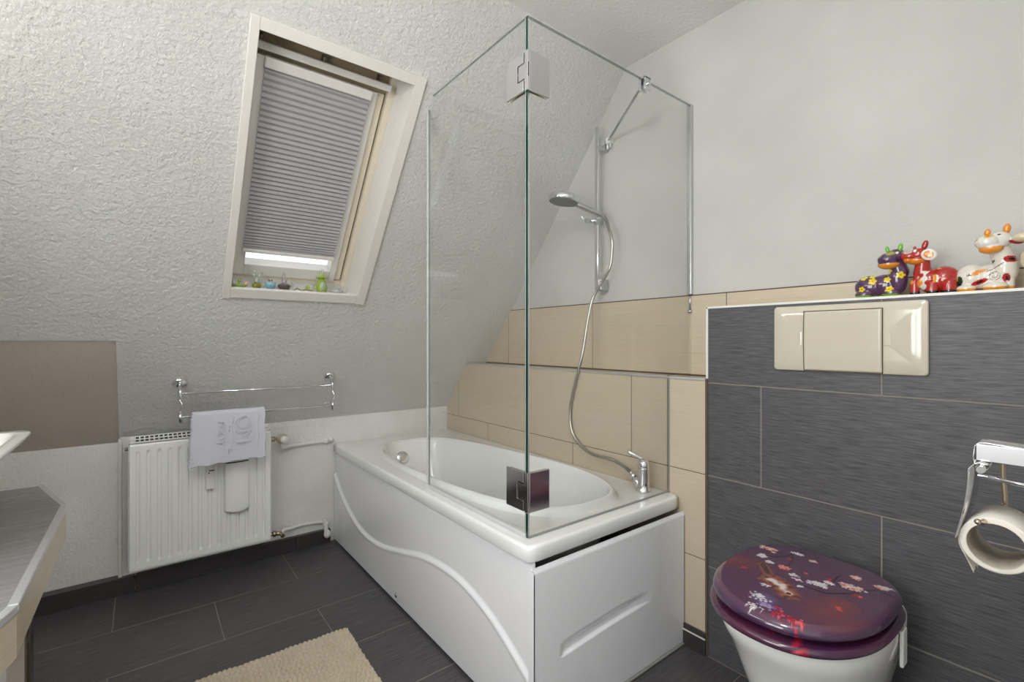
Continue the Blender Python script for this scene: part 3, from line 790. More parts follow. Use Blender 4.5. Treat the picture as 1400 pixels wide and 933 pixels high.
L = [sup(bx, by_, .15, .12, 8, .7605), sup(bx, by_, .16, .13, 8, .775), sup(bx, by_, .215, .185, 10, .86), sup(bx, by_, .262, .228, 14, .915), sup(bx, by_, .280, .246, 16, .929), sup(bx, by_, .286, .251, 18, .937), sup(bx, by_, .284, .249, 18, .942), sup(bx, by_, .262, .226, 14, .9405), sup(bx, by_, .254, .218, 12, .934),
     sup(bx, by_, .225, .185, 9, .88), sup(bx, by_, .18, .145, 7, .815), sup(bx, by_, .12, .10, 5, .797), sup(bx, by_, .03, .03, 2, .79)]
mb.loops(L, True, True, True); obj('bowl', mb, 'porcelain', bs)
mb = MB(); mb.lathe([(.025, 0), (.023, .004), (0, .005)], (bx, by_, .790)); obj('drain_cover', mb, 'chrome', bs)

# ------------------------------------------------------------------ toilet
TX = 2.285
def egg(a, bf, bb, z, cy=-.27, cx=TX, nf=2.2, nb=3.2, N=96):
    L = []
    for i in range(N):
        t = 2*PI*i/N; c, s_ = math.cos(t), math.sin(t)
        b_, n = (bf, nf) if s_ < 0 else (bb, nb)
        L.append((cx+a*math.copysign(abs(c)**(2/n), c), cy+b_*math.copysign(abs(s_)**(2/n), s_), z))
    return L
tt = thing('toilet', 'wall-hung white toilet with purple blossom print lid on the dark tiled wall', 'toilet', (TX, -.27, .12))
mb = MB()
L = [egg(.03, .03, .20, .125, -.2), egg(.09, .11, .20, .128, -.2), egg(.115, .15, .20, .15, -.2), egg(.13, .19, .20, .20, -.2), egg(.15, .225, .20, .27, -.2), egg(.167, .245, .21, .34, -.21), egg(.181, .255, .225, .395, -.225),
     egg(.188, .262, .239, .425, -.24), egg(.191, .266, .240, .45, -.245), egg(.191, .264, .241, .470, -.246), egg(.184, .255, .236, .478, -.245), egg(.15, .22, .2, .478, -.245), egg(.13, .2, .15, .46, -.245), egg(.09, .13, .1, .36, -.245), egg(.02, .03, .02, .3, -.245)]
mb.loops(L, True, True, True); obj('bowl', mb, 'porcelain', tt)
def ecl(co):
    return co
FL = [(.0, .0)]
rnd = random.Random(3)
# printed picture: blossoms, a deer-like head and twigs; u to the right (+x), v to the wall (+y), centre of lid
def blossoms():
    B = []
    def cl_(x, y, n, sp, r, cols):
        for _ in range(n): B.append((x+rnd.gauss(0, sp), y+rnd.gauss(0, sp*.7), r*rnd.uniform(.6, 1.3), rnd.choice(cols)))
    pk = [(232, 205, 196), (222, 170, 160), (205, 130, 120)]; wh = [(232, 226, 226), (214, 206, 212)]; rd_ = [(190, 40, 62), (150, 24, 48), (220, 90, 100)]
    return B, cl_, pk, wh, rd_
B, cl_, pk, wh, rdc = blossoms()
from math import cos, sin
# picture coordinates measured on the lid plane
def LP(px, py, z=.545):
    R_ = Vector((math.cos(math.radians(52.02)), math.sin(math.radians(52.02)), 0)); F_ = Vector((-math.sin(math.radians(52.02)), math.cos(math.radians(52.02)), 0))
    d = F_+R_*((px-700)/648)+Vector((0, 0, -(py-466.5)/648)); t = (z-1.17)/d.z
    q = Vector((2.80, -1.655, 1.17))+d*t; return q.x, q.y
SPOTS = [(1052, 750, 16, .010, .0052, pk), (1043, 760, 6, .005, .006, wh), (1052, 769, 10, .006, .0045, wh), (1091, 757, 8, .0045, .0055, wh), (1112, 768, 6, .005, .005, pk), (1072, 777, 8, .005, .007, [(196, 50, 60), (225, 140, 130)]),
         (1170, 790, 8, .006, .006, pk), (1163, 803, 16, .010, .006, pk+wh), (1206, 803, 12, .009, .0055, pk+wh), (1119, 799, 12, .009, .006, wh), (1132, 798, 6, .006, .006, wh), (1134, 793, 5, .006, .0035, rdc), (1172, 816, 6, .006, .004, rdc), (1146, 832, 5, .005, .0035, [(210, 80, 70)]),
         (1102, 785, 4, .004, .003, [(210, 80, 60)]), (1018, 776, 3, .004, .0025, [(190, 60, 60)]), (1080, 765, 4, .004, .003, [(190, 60, 50)]),
         (1038, 815, 26, .010, .0028, wh), (1030, 828, 16, .008, .0028, wh), (1046, 800, 8, .006, .0028, wh), (1050, 828, 30, .010, .0032, [(120, 98, 150), (170, 150, 190)]),
         (1084, 787, 14, .008, .0025, wh), (1092, 794, 10, .006, .0025, wh), (1095, 803, 6, .005, .003, wh)]
for (px, py, n, sp, r, cols) in SPOTS:
    x, y = LP(px, py); cl_(x, y, int(n*1.5), sp, r*1.25, cols)
RED = []
for (px, py) in ((1062, 846), (1072, 850), (1082, 856), (1088, 862), (1094, 870), (1080, 853), (1090, 858), (1066, 842)):
    x, y = LP(px, py, .53)
    for _ in range(7): RED.append((x+rnd.gauss(0, .006), y+rnd.gauss(0, .006), rnd.uniform(.002, .0045), rnd.choice(rdc)))
TW = [[LP(*p) for p in pp] for pp in ([(1041, 758), (1060, 762), (1078, 760), (1098, 755)], [(1100, 802), (1130, 812), (1160, 812), (1200, 806), (1222, 816)], [(1060, 775), (1072, 778), (1082, 770), (1084, 762)], [(1120, 806), (1140, 795), (1147, 788)])]
def segd(p, a, b_):
    ax_, ay = a; bx_, by2 = b_; dx, dy = bx_-ax_, by2-ay
    t = max(0, min(1, ((p[0]-ax_)*dx+(p[1]-ay)*dy)/(dx*dx+dy*dy))); return math.hypot(p[0]-ax_-t*dx, p[1]-ay-t*dy)
HEAD = [LP(1056, 794), LP(1066, 800), LP(1078, 812)]; EAR = [LP(1043, 772), LP(1050, 784)]; NECK = LP(1045, 818); FIR = [LP(1008, 766), LP(1135, 838), LP(1150, 826)]
CELL = {}
for b4 in B:
    for ii in range(int((b4[0]-.012)//.01), int((b4[0]+.012)//.01)+1):
        for jj in range(int((b4[1]-.012)//.01), int((b4[1]+.012)//.01)+1): CELL.setdefault((ii, jj), []).append(b4)
def lid_paint(co):
    x, y, z = co
    nz = noise.noise(Vector((x*14, y*14, 3))); n2 = noise.noise(Vector((x*45, y*45, 9)))
    c = mixc((78, 52, 84), (100, 60, 80), .5+.5*nz)
    for (fx, fy), r, k in zip(FIR, (.05, .07, .03), (.75, .6, .7)):
        d = math.hypot(x-fx, (y-fy)); t = math.exp(-(d/r)**2)*k*(.75+.5*n2)
        c = mixc(c, (138, 64, 50), max(0, min(1, t)))
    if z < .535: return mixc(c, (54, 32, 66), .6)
    d = segd((x, y), EAR[0], EAR[1])
    if d < .018: c = mixc(mixc((70, 40, 50), (128, 76, 58), sstep(.002, .009, d)), c, sstep(.011, .018, d))
    d = min(segd((x, y), HEAD[0], HEAD[1]), segd((x, y), HEAD[1], HEAD[2])+.004)
    d += .007*n2
    if d < .040:
        n3 = noise.noise(Vector((x*75, y*75, 4)))
        fur = mixc((230, 214, 208), mixc((160, 96, 66), (96, 54, 50), sstep(-.3, .5, n3)), sstep(.004, .017, d+.006*n3))
        c = mixc(fur, c, sstep(.018, .040, d))
    d = math.hypot(x-NECK[0], y-NECK[1])+.012*n2
    if d < .04: c = mixc((104, 84, 124), c, sstep(.010, .04, d))
    d = math.hypot(x-HEAD[2][0], y-HEAD[2][1])
    if d < .006: c = (70, 40, 44)
    for tw in TW:
        d = min(segd((x, y), a, b_) for a, b_ in zip(tw, tw[1:]))
        if d < .004: c = mixc((44, 22, 32), c, sstep(.0015, .004, d))
    for bx_, by2, r, col in CELL.get((int(x//.01), int(y//.01)), ()):
        dx, dy = x-bx_, y-by2
        if abs(dx) < .012 and abs(dy) < .012:
            d = math.hypot(dx, dy); rr = r*(.9+.35*math.cos(5*math.atan2(dy, dx)+bx_*900))
            if d < rr: c = mixc(col, c, sstep(rr*.75, rr, d)*.8)
    return c
def red_paint(base):
    def f(co):
        c = base(co)
        for bx_, by2, r, col in RED:
            if abs(co.x-bx_) < r and abs(co.y-by2) < r: return col
        return c
    return f
# seat
mb = MB()
A, BF, BB, CY = .199, .268, .222, -.282
seat = [(.150, .20, .17, .483), (.165, .23, .19, .479), (A-.012, BF-.012, BB-.010, .479), (A-.003, BF-.003, BB-.003, .483), (A, BF, BB, .490), (A-.003, BF-.003, BB-.003, .497), (A-.012, BF-.013, BB-.012, .501), (.15, .2, .17, .502)]
mb.loops([egg(a, bf, bb, z, CY) for a, bf, bb, z in seat], True)
seat_o = obj('seat', mb, 'lid', tt)
paint_mesh(seat_o, lambda p, n: red_paint(lambda c: mixc((60, 32, 66), (84, 38, 60), .5+.5*noise.noise(c*9)))(p))
# lid: edge loops, then a dense flat top for the print
mb = MB()
A2, BF2, BB2 = .193, .257, .216
pr = [(.15, .20, .17, .514), (A2-.010, BF2-.01, BB2-.01, .513), (A2-.002, BF2-.002, BB2-.002, .517), (A2, BF2, BB2, .523), (A2-.002, BF2-.002, BB2-.002, .530), (A2-.010, BF2-.011, BB2-.010, .5385), (A2-.018, BF2-.020, BB2-.018, .5425)]
NN = 840
steps = 170
for k in range(1, steps):
    q = 1-k/steps; pr.append(((A2-.018)*q, (BF2-.020)*q, (BB2-.018)*q, .5425+.0035*(1-q*q)))
mb.loops([egg(a, bf, bb, z, CY, N=NN) for a, bf, bb, z in pr], True, False, True)
lid = obj('lid', mb, 'lid', tt)
paint_mesh(lid, lambda p, n: red_paint(lid_paint)(p))
for sx in (-.085, .085):
    mb = MB(); mb.cyl((TX+sx, -.048, .478), (TX+sx, -.048, .512), .011); mb.cyl((TX+sx-.02, -.050, .508), (TX+sx+.02, -.050, .508), .008); obj('hinge', mb, 'chrome', tt)
fh = thing('rim_freshener_hook', 'white plastic hook clipped over the right rim of the toilet bowl', 'hook', (2.478, -.20, .39))
mb = MB(); mb.tube([(2.440, -.25, .4795), (2.462, -.225, .4835), (2.479, -.215, .472), (2.4825, -.212, .44), (2.479, -.212, .40)], .001, 4)
mb = MB(); mb.box((2.4775, -.232, .392), (2.4855, -.198, .476), .0025); mb.box((2.440, -.232, .4725), (2.4855, -.198, .4785), .0025); obj('strap', mb, 'plastic_white', fh)

# flush plate
fpz = thing('flush_plate', 'wide cream flush plate with a central push button on the dark tiles', 'flush plate', (2.294, 0, 1.075))
def cushion(mb, x0, x1, z0, z1, base, dp, mi=0, nx=40, nz=20, pw=.5):
    def f(u, v):
        # bulged face with rounded edges
        x = x0+(x1-x0)*u; z = z0+(z1-z0)*v
        e = min(u*(x1-x0), (1-u)*(x1-x0), v*(z1-z0), (1-v)*(z1-z0))
        k = min(1, e/.008); k = math.sqrt(max(0, 1-(1-k)**2))
        b_ = 1-((v-.5)*2)**2*.35
        return (x, base-.006-dp*k*b_, z)
    return f
mb = MB()
x0, x1, z0, z1 = 2.099, 2.489, 1.076, 1.281
rc = .010
outl = []
for cx_, cz_, a0 in ((x1-rc, z1-rc, 0), (x0+rc, z1-rc, 90), (x0+rc, z0+rc, 180), (x1-rc, z0+rc, 270)):
    for k in range(6): a = math.radians(a0+k*18); outl.append((cx_+rc*math.cos(a), cz_+rc*math.sin(a)))
def ol(off, y): 
    cx_, cz_ = (x0+x1)/2, (z0+z1)/2
    return [(cx_+(x-cx_)*(1-off/((x1-x0)/2)), y-.004*(1-((z-cz_)/((z1-z0)/2))**2), cz_+(z-cz_)*(1-off/((z1-z0)/2))) for x, z in outl]
mb.loops([[(x, 0, z) for x, z in outl], ol(0, -.008), ol(.0015, -.0105), ol(.004, -.012), ol(.04, -.0122), ol(.08, -.0122)], True, True, True)
obj('plate_frame', mb, 'cream', fpz)
mb = MB()
def pb(u, v):
    x = 2.190+(2.390-2.190)*u; z = 1.079+(1.262-1.079)*v
    e = min(u, 1-u)*.2; e2 = min(v, 1-v)*.183
    k = min(1, min(e, e2)/.003); cz_ = (1.076+1.281)/2
    return (x, -.0115-.0045*math.sqrt(k*(2-k))-.004*(1-((z-cz_)/.1025)**2), z)
mb.grid(pb, 60, 60)
pbo = obj('push_button', mb, 'cream', fpz, recalc=False)
mb = MB(); mb.loops([[(x, -.0125-.00385*(1-((z-1.1785)/.1025)**2), z) for x in (2.1882, 2.3918)] for z in [1.0772+(1.2640-1.0772)*k/20 for k in range(21)]], closed=False); obj('button_gap', mb, 'gap', fpz)

# ------------------------------------------------------------------ toilet roll holder
tp_ = thing('toilet_roll_holder', 'chrome toilet roll holder with hinged cover at the right picture edge', 'toilet roll holder', (2.72, -.5, .90))
mb = MB()
def prof_cover(y):
    return [(2.650, y, .956), (2.648, y, .975), (2.650, y, .994), (2.655, y, 1.000), (2.664, y, 1.001), (2.72, y, .998), (2.789, y, .994)]
mb.loops([[Vector(p)+Vector((0, 0, 0)) for p in prof_cover(-.552)], prof_cover(-.445)], closed=False)
o = obj('top_cover', mb, 'brushed', tp_, recalc=False); sm = o.modifiers.new('t', 'SOLIDIFY'); sm.thickness = .0015
mb = MB(); mb.box((2.652, -.553, .970), (2.789, -.549, .998), .001); obj('front_cheek', mb, 'brushed', tp_)
mb = MB(); mb.box((2.780, -.553, .93), (2.789, -.440, 1.0), .001); obj('wall_plate', mb, 'brushed', tp_)
mb = MB(); mb.cyl((2.660, -.570, .958), (2.660, -.430, .958), .0055); mb.cyl((2.656, -.562, .9475), (2.789, -.562, .936), .0035); obj('hinge_pin', mb, 'chrome', tp_)
mb = MB()
sh = [(2.668, .966), (2.658, .968), (2.650, .962), (2.6455, .955), (2.645, .940), (2.643, .915), (2.639, .885), (2.633, .855), (2.629, .835)]
shp = [(v_.x, v_.y) for v_ in catmull([Vector((a, b_, 0)) for a, b_ in sh], 5)]
mb.loops([[(a, -.566, b_) for a, b_ in shp], [(a, -.445, b_) for a, b_ in shp]], closed=False)
o = obj('hinged_flap', mb, 'chrome', tp_, recalc=False); sm = o.modifiers.new('t', 'SOLIDIFY'); sm.thickness = .0012
mb = MB(); mb.tube([(2.672, -.440, .965), (2.672, -.440, .93), (2.674, -.440, .90), (2.674, -.440, .885), (2.674, -.441, .878), (2.672, -.450, .874), (2.668, -.475, .873), (2.664, -.52, .871), (2.661, -.56, .870), (2.658, -.578, .874)], .0042, 12, 6)
mb.ell((2.658, -.579, .8745), (.0048, .0048, .0048)); obj('roll_rod', mb, 'brass', tp_)
RC = Vector((2.6755, -.55, .8335)); R0, R1 = .0445, .0352
rl = thing('toilet_roll', 'nearly used white toilet roll hanging on the chrome holder', 'toilet roll', (RC.x, -.5, RC.z-R0))
def ring(r, y, n=64): return [(RC.x+r*math.cos(2*PI*i/n), y, RC.z+r*math.sin(2*PI*i/n)) for i in range(n)]
mb = MB(); mb.loops([ring(R1+.0008, -.55), ring(R0-.002, -.55), ring(R0, -.549), ring(R0, -.452), ring(R0-.002, -.45), ring(R1+.0008, -.45)], True); obj('paper', mb, 'paper', rl)
mb = MB(); mb.loops([ring(R1, -.551), ring(R1, -.449), ring(R1+.0009, -.449), ring(R1+.0009, -.551), ring(R1, -.551)], True); obj('core', mb, 'card', rl)
mb = MB()
def tail_(u, v):
    a = math.radians(175+62*v) if v < .6 else math.radians(175+62*.6)
    if v < .6: p = Vector((RC.x+(R0+.001+.002*v)*math.cos(a), 0, RC.z+(R0+.001+.002*v)*math.sin(a)))
    else:
        p = Vector((RC.x+(R0+.002)*math.cos(a), 0, RC.z+(R0+.002)*math.sin(a))); t = (v-.6)/.4
        jag = .004*math.sin(u*19)+.003*math.sin(u*47)+.006*u
        p += Vector((.012*t, 0, -(.026+jag)*t))
    return (p.x, -.549+.098*u, p.z)
mb.grid(tail_, 24, 24); o = obj('loose_sheet', mb, 'paper', rl, recalc=False); sm = o.modifiers.new('t', 'SOLIDIFY'); sm.thickness = .0006

# ------------------------------------------------------------------ rug
mb = MB(); rx0, rx1, ry0, ry1 = .872, 1.72, -1.62, -1.003
nu, nv = 560, 400
def rug(u, v):
    x = rx0+(rx1-rx0)*u; y = ry0+(ry1-ry0)*v
    dy = .004*math.sin(x*9)+.003*noise.noise(Vector((x*12, y*12, 0)))
    e = min(u*(rx1-rx0), (1-u)*(rx1-rx0), v*(ry1-ry0), (1-v)*(ry1-ry0))
    ph = x+.006*noise.noise(Vector((x*8, y*8, 1)))
    p2 = y+.006*noise.noise(Vector((x*9, y*9, 5)))
    z = .003+.014*(abs(math.sin(ph*PI/.0195))**.55)*(.35+.65*abs(math.sin(p2*PI/.0165+.8*(int(ph/.0195) % 2)))**.6)+.002*noise.noise(Vector((x*25, y*25, 2)))
    z *= sstep(0, .004, e)
    return (x+.003*noise.noise(Vector((y*20, 1, 1)))-.018*(1-v)*(1-u), y+dy, max(.0005, z))
mb.grid(rug, nu, nv); mb.box((rx0+.005, ry0+.01, .0003), (rx1-.02, ry1-.01, .002))
tag(obj('bath_mat', mb, 'rug', recalc=False), 'beige ribbed bath mat on the dark floor in front of the tub', 'mat')

# ------------------------------------------------------------------ cow figurines on the ledge
LZ = 1.2935
def blob(name, prims, parent, voxel=.0016, smooth=5):
    mb = MB()
    for p in prims:
        if p[0] == 'e': mb.ell(Vector(p[1]), p[2], p[3] if len(p) > 3 else None)
        elif p[0] == 'c': mb.cyl(p[1], p[2], p[3], p[4] if len(p) > 4 else None, 20); mb.ell(Vector(p[1]), (p[3],)*3); mb.ell(Vector(p[2]), ((p[4] if len(p) > 4 else p[3]),)*3)
    o = obj(name, mb, 'cow', parent); return remesh(o, voxel, smooth)
from mathutils import Euler
def EU(a, b_, c): return Euler((math.radians(a), math.radians(b_), math.radians(c)))
def flower(p, c, r):
    d = Vector(p)-Vector(c); return d.length, math.atan2(d.z, d.x)
def solid(col): return lambda p, n: col
def ear_mesh(name, c, r, rot, col, parent):
    o = blob(name, [('e', c, r, rot)], parent, .0012, 2); paint_mesh(o, solid(col)); return o
# purple
c1 = thing('cow_figurine', 'purple ceramic cow with yellow flowers and green horns, leftmost on the tiled ledge', 'figurine', (2.365, .06, LZ), 'painted cow figurines on the tiled ledge')
o = blob('body', [('e', (2.342, .066, LZ+.038), (.040, .030, .034)), ('e', (2.378, .064, LZ+.040), (.040, .027, .032)), ('e', (2.408, .060, LZ+.056), (.024, .024, .046)),
     ('e', (2.330, .046, LZ+.014), (.022, .014, .014)), ('e', (2.396, .040, LZ+.014), (.022, .014, .014)), ('e', (2.335, .085, LZ+.014), (.02, .014, .014)), ('c', (2.413, .058, LZ+.075), (2.407, .052, LZ+.105), .022, .019)], c1)
FP = [((2.327, .040, LZ+.030), .0075), ((2.353, .034, LZ+.052), .009), ((2.388, .036, LZ+.054), .0075), ((2.419, .040, LZ+.064), .0085), ((2.394, .030, LZ+.026), .009), ((2.330, .052, LZ+.065), .008), ((2.351, .052, LZ+.068), .007), ((2.390, .040, LZ+.078), .008)]
def purple(p, n):
    if p.z < LZ+.0115: return (112, 165, 38)
    for c, r in FP:
        d = Vector((p.x-c[0], (p.y-c[1])*.3, p.z-c[2])); a = math.atan2(d.z, d.x); r = r*1.2; rr = r*(.85+.15*math.cos(5*a))
        if d.length < r*.22: return (150, 120, 20)
        if d.length < rr: return (228, 205, 30)
    return (84, 52, 84)
paint_mesh(o, purple)
hc1 = Vector((2.397, .042, LZ+.110))
hd = blob('head', [('e', hc1+Vector((.006, .006, .006)), (.024, .022, .022)), ('e', hc1+Vector((-.006, -.010, .000)), (.024, .019, .019)), ('e', hc1+Vector((-.004, -.008, -.014)), (.026, .018, .014)), ('e', hc1+Vector((.01, .01, .022)), (.016, .016, .009))], c1, .0014, 3)
def purple_head(p, n):
    q = p-hc1
    if q.z < -.012 and q.y < -.004 and q.x > -.026: return (214, 138, 40)
    if math.hypot(q.x+.022, q.z-.012) < .006 and q.y < 0: return (130, 160, 60)
    d = math.hypot((q.x-.002)/1.6, q.z-.016)
    if d < .004 and q.y < 0: return (200, 150, 60)
    if d < .0065 and q.y < 0: return (120, 150, 50)
    if math.hypot(q.x-.016, q.z-.017) < .0035 and q.y < 0: return (225, 225, 220)
    return (80, 50, 82)
paint_mesh(hd, purple_head)
ear_mesh('horn', hc1+Vector((-.010, .006, .031)), (.005, .004, .011), EU(0, -12, 0), (110, 175, 50), c1); ear_mesh('horn', hc1+Vector((.021, .0, .032)), (.006, .005, .012), EU(0, 8, 0), (110, 175, 50), c1)
# red
c2 = thing('cow_figurine', 'red ceramic cow with black feet and white ear leaning on the purple one', 'figurine', (2.49, .06, LZ), 'painted cow figurines on the tiled ledge')
o = blob('body', [('e', (2.508, .062, LZ+.044), (.034, .030, .036)), ('e', (2.480, .060, LZ+.042), (.026, .026, .034)), ('e', (2.457, .058, LZ+.055), (.014, .020, .034)), ('c', (2.463, .056, LZ+.065), (2.466, .05, LZ+.10), .020, .016),
     ('c', (2.522, .042, LZ+.03), (2.522, .040, LZ+.010), .0155, .015), ('c', (2.488, .040, LZ+.03), (2.488, .038, LZ+.010), .013), ('c', (2.450, .044, LZ+.04), (2.450, .042, LZ+.008), .011), ('c', (2.52, .082, LZ+.03), (2.52, .082, LZ+.010), .014)], c2)
def redp(p, n):
    if p.z < LZ+.013: return (30, 28, 34)
    x, z = p.x, p.z-LZ
    if n.y < .3:
        if abs(x-(2.470+.12*(z-.04))) < .005+.003*math.sin(z*300) and .018 < z < .068: return (226, 220, 210)
        if math.hypot((x-2.462), (z-.036)*.45) < .0055 or math.hypot(x-2.444, (z-.04)*.6) < .004: return (222, 135, 30)
        if math.hypot((x-2.494)*1.4, z-.046) < .011 and x > 2.4895: return (222, 150, 50) if x < 2.497 else (228, 222, 214)
        if math.hypot(x-2.500, (z-.073)*2) < .004: return (222, 120, 30)
    return (168, 38, 28)
paint_mesh(o, redp)
hr = Vector((2.452, .038, LZ+.112))
hd = blob('head', [('e', hr+Vector((.006, .004, .004)), (.020, .018, .018)), ('e', hr+Vector((-.012, -.004, .000)), (.020, .015, .013)), ('e', hr+Vector((-.014, -.004, -.010)), (.013, .012, .009)), ('e', hr+Vector((-.022, -.004, .004)), (.010, .011, .009)), ('e', hr+Vector((.002, .0, -.012)), (.021, .014, .012))], c2, .0014, 3)
def redh(p, n):
    q = p-hr
    if q.z < -.008-.12*(q.x) and q.x > -.022 and q.y < .006: return (216, 125, 30)
    d = math.hypot(q.x+.014, (q.z-.012)*1.5)
    if d < .0055 and q.y < .004: return (224, 140, 70)
    if d < .0085 and q.y < .004: return (226, 214, 200)
    if math.hypot(q.x-.001, q.z-.014) < .004 and q.y < 0: return (235, 232, 226)
    return (170, 40, 36)
paint_mesh(hd, redh)
ear_mesh('horn', hr+Vector((.020, .002, .028)), (.007, .006, .014), EU(0, 14, 0), (160, 40, 36), c2); ear_mesh('horn', hr+Vector((-.004, .012, .024)), (.004, .004, .006), None, (150, 34, 30), c2)
e = blob('ear', [('e', hr+Vector((.031, -.012, -.001)), (.018, .005, .0155), EU(0, 28, 0))], c2, .0012, 2)
def earp(p, n):
    q = p-(hr+Vector((.031, -.012, -.001))); a = math.radians(28); u = q.x*math.cos(a)-q.z*math.sin(a); v = q.x*math.sin(a)+q.z*math.cos(a)
    d = math.hypot(u/.0125, v/.0105); return (226, 160, 100) if d < .6 else ((218, 130, 40) if d < .9 else (228, 222, 214))
paint_mesh(e, earp)
# white
c3 = thing('cow_figurine', 'white ceramic cow with orange horns and red and green petal marks on the ledge', 'figurine', (2.59, .06, LZ), 'painted cow figurines on the tiled ledge')
o = blob('body', [('e', (2.562, .064, LZ+.042), (.034, .030, .036)), ('e', (2.595, .062, LZ+.040), (.034, .028, .034)), ('e', (2.625, .056, LZ+.058), (.024, .026, .042)), ('c', (2.622, .054, LZ+.08), (2.612, .044, LZ+.115), .022, .019),
     ('e', (2.554, .042, LZ+.012), (.020, .014, .012)), ('e', (2.608, .036, LZ+.013), (.024, .015, .013)), ('c', (2.630, .05, LZ+.03), (2.630, .05, LZ+.008), .012), ('e', (2.56, .088, LZ+.012), (.02, .012, .012))], c3)
def whp(p, n):
    x, z = p.x, p.z-LZ
    if z < .0125: return (222, 150, 40)
    if n.y < .45:
        if math.hypot((x-2.541)*1.1, (z-.034)*.6) < .0075: return (210, 180, 50) if (x < 2.538 and z > .034) else (24, 62, 44)
        u, v = x-2.575, z-.052-.35*(x-2.575)
        if abs(u) < .020 and abs(v) < .0065*(1-abs(u)/.024)+.0015*math.sin(x*1500): return (24, 62, 58) if u < -.010 else (226, 145, 60)
        u, v = x-2.580, z-.028-.35*(x-2.580)
        if math.hypot(u/.016, v/.0062) < 1: return (30, 12, 16) if math.hypot(u/.007, v/.0025) < 1 else (176, 30, 34)
        if math.hypot((x-2.628)/.007, (z-.034)/.0115) < 1: return (36, 14, 18) if math.hypot((x-2.629)/.003, (z-.033)/.006) < 1 else (168, 28, 34)
        if math.hypot((x-2.636)/.0135, (z-.080)/.0085) < 1: return (30, 14, 20) if math.hypot((x-2.637)/.006, (z-.080)/.004) < 1 else (172, 26, 34)
        u, v = x-2.602, z-.076-.6*(x-2.602)
        if math.hypot(u/.006, v/.003) < 1: return (30, 50, 30) if u > -.002 else (200, 190, 90)
        r = math.hypot(x-2.606, z-.040); a = math.atan2(z-.040, x-2.606)
        if r < .0115 and abs(((r/.0055)-(a/(2*PI))) % 1-.5) > .42: return (70, 60, 56)
        if abs(z-(.031+.02*math.sin((x-2.585)*60))) < .0008 and 2.592 < x < 2.612: return (80, 70, 62)
        if abs(z-(.056+.35*(x-2.6)+.3*(max(0, x-2.6)))) < .0009 and 2.592 < x < 2.625: return (70, 60, 56)
    return (222, 216, 204)
paint_mesh(o, whp)
hw = Vector((2.603, .030, LZ+.123))
hd = blob('head', [('e', hw+Vector((.012, .008, .006)), (.024, .022, .022)), ('e', hw+Vector((-.008, -.008, .002)), (.023, .018, .018)), ('e', hw+Vector((-.001, -.006, -.014)), (.023, .017, .014)), ('e', hw+Vector((-.015, -.010, .003)), (.014, .014, .014))], c3, .0014, 3)
def whh(p, n):
    q = p-hw
    if q.z < -.011 and q.y < .002 and q.x > -.026: return (226, 145, 50)
    d = math.hypot((q.x+.004)/1.7, q.z-.016)
    if d < .0025 and q.y < .0: return (225, 110, 40)
    if d < .0055 and q.y < .0: return (222, 190, 50)
    if math.hypot((q.x-.014)/1.5, q.z-.018) < .0022 and q.y < 0: return (60, 60, 62)
    if math.hypot(q.x+.028, q.z-.010) < .005: return (226, 160, 90)
    return (220, 216, 208)
paint_mesh(hd, whh)
ear_mesh('horn', hw+Vector((-.008, .002, .028)), (.0065, .005, .009), EU(0, 14, 0), (226, 138, 40), c3); ear_mesh('horn', hw+Vector((.026, .004, .032)), (.0075, .006, .0125), EU(0, 6, 0), (226, 138, 40), c3)
e = blob('ear', [('e', hw+Vector((.042, -.002, .000)), (.016, .005, .009), EU(0, 22, 0))], c3, .0012, 2); paint_mesh(e, lambda p, n: (150, 24, 34) if n.y < -.3 and p.z < hw.z+.002 else (214, 208, 198))
# beige, cut by the frame
c4 = thing('cow_figurine', 'cream ceramic cow at the right picture edge, only muzzle and chest showing', 'figurine', (2.70, .05, LZ), 'painted cow figurines on the tiled ledge')
hb = Vector((2.668, .025, LZ+.128))
o = blob('body', [('e', (2.690, .055, LZ+.050), (.030, .028, .044)), ('e', (2.725, .060, LZ+.040), (.036, .028, .034)), ('c', (2.682, .050, LZ+.08), (2.680, .034, LZ+.118), .020, .018), ('c', (2.674, .040, LZ+.03), (2.680, .040, LZ+.008), .013), ('c', (2.735, .042, LZ+.03), (2.735, .042, LZ+.008), .014),
    ('e', (2.664, .030, LZ+.075), (.013, .016, .024))], c4); paint_mesh(o, solid((206, 192, 160)))
o = blob('head', [('e', hb+Vector((.012, .006, .006)), (.022, .020, .020)), ('e', hb+Vector((-.010, -.004, .0)), (.020, .015, .012))], c4, .0014, 3); paint_mesh(o, solid((208, 192, 158)))
ear_mesh('horn', hb+Vector((.006, .0, .028)), (.006, .005, .011), None, (196, 178, 140), c4); ear_mesh('horn', hb+Vector((.030, .0, .028)), (.006, .005, .011), None, (196, 178, 140), c4)

# ------------------------------------------------------------------ trinkets on the window sill
SZ = t0
def SP(y, x=.468): return Vector((x, y, SZ))
G = 'glass and stone trinkets on the roof window sill'
t = thing('glass_leaf_dish', 'flat green glass leaf dish with a pink tip, leftmost big piece on the sill', 'trinket', SP(-1.325), G)
p = SP(-1.325); mb = MB(); mb.lathe([(.008, .001), (.020, .003), (.028, .011), (.027, .013), (.018, .006), (0, .004)], p, n=20); obj('dish', mb, 'g_green', t)
mb = MB(); mb.ell(p+Vector((0, .0, .018)), (.004, .004, .013)); mb.ell(p+Vector((0, .0, .031)), (.006, .006, .006)); obj('stem', mb, 'g_green', t)
mb = MB(); mb.ell(p+Vector((0, .026, .018)), (.003, .008, .016), EU(-35, 0, 0)); obj('petal', mb, gl_solid('pink_glass', (222, 190, 170)), t)
t = thing('crystal_mouse_figurine', 'small clear crystal mouse at the far left corner of the sill', 'trinket', SP(-1.349, .44), G)
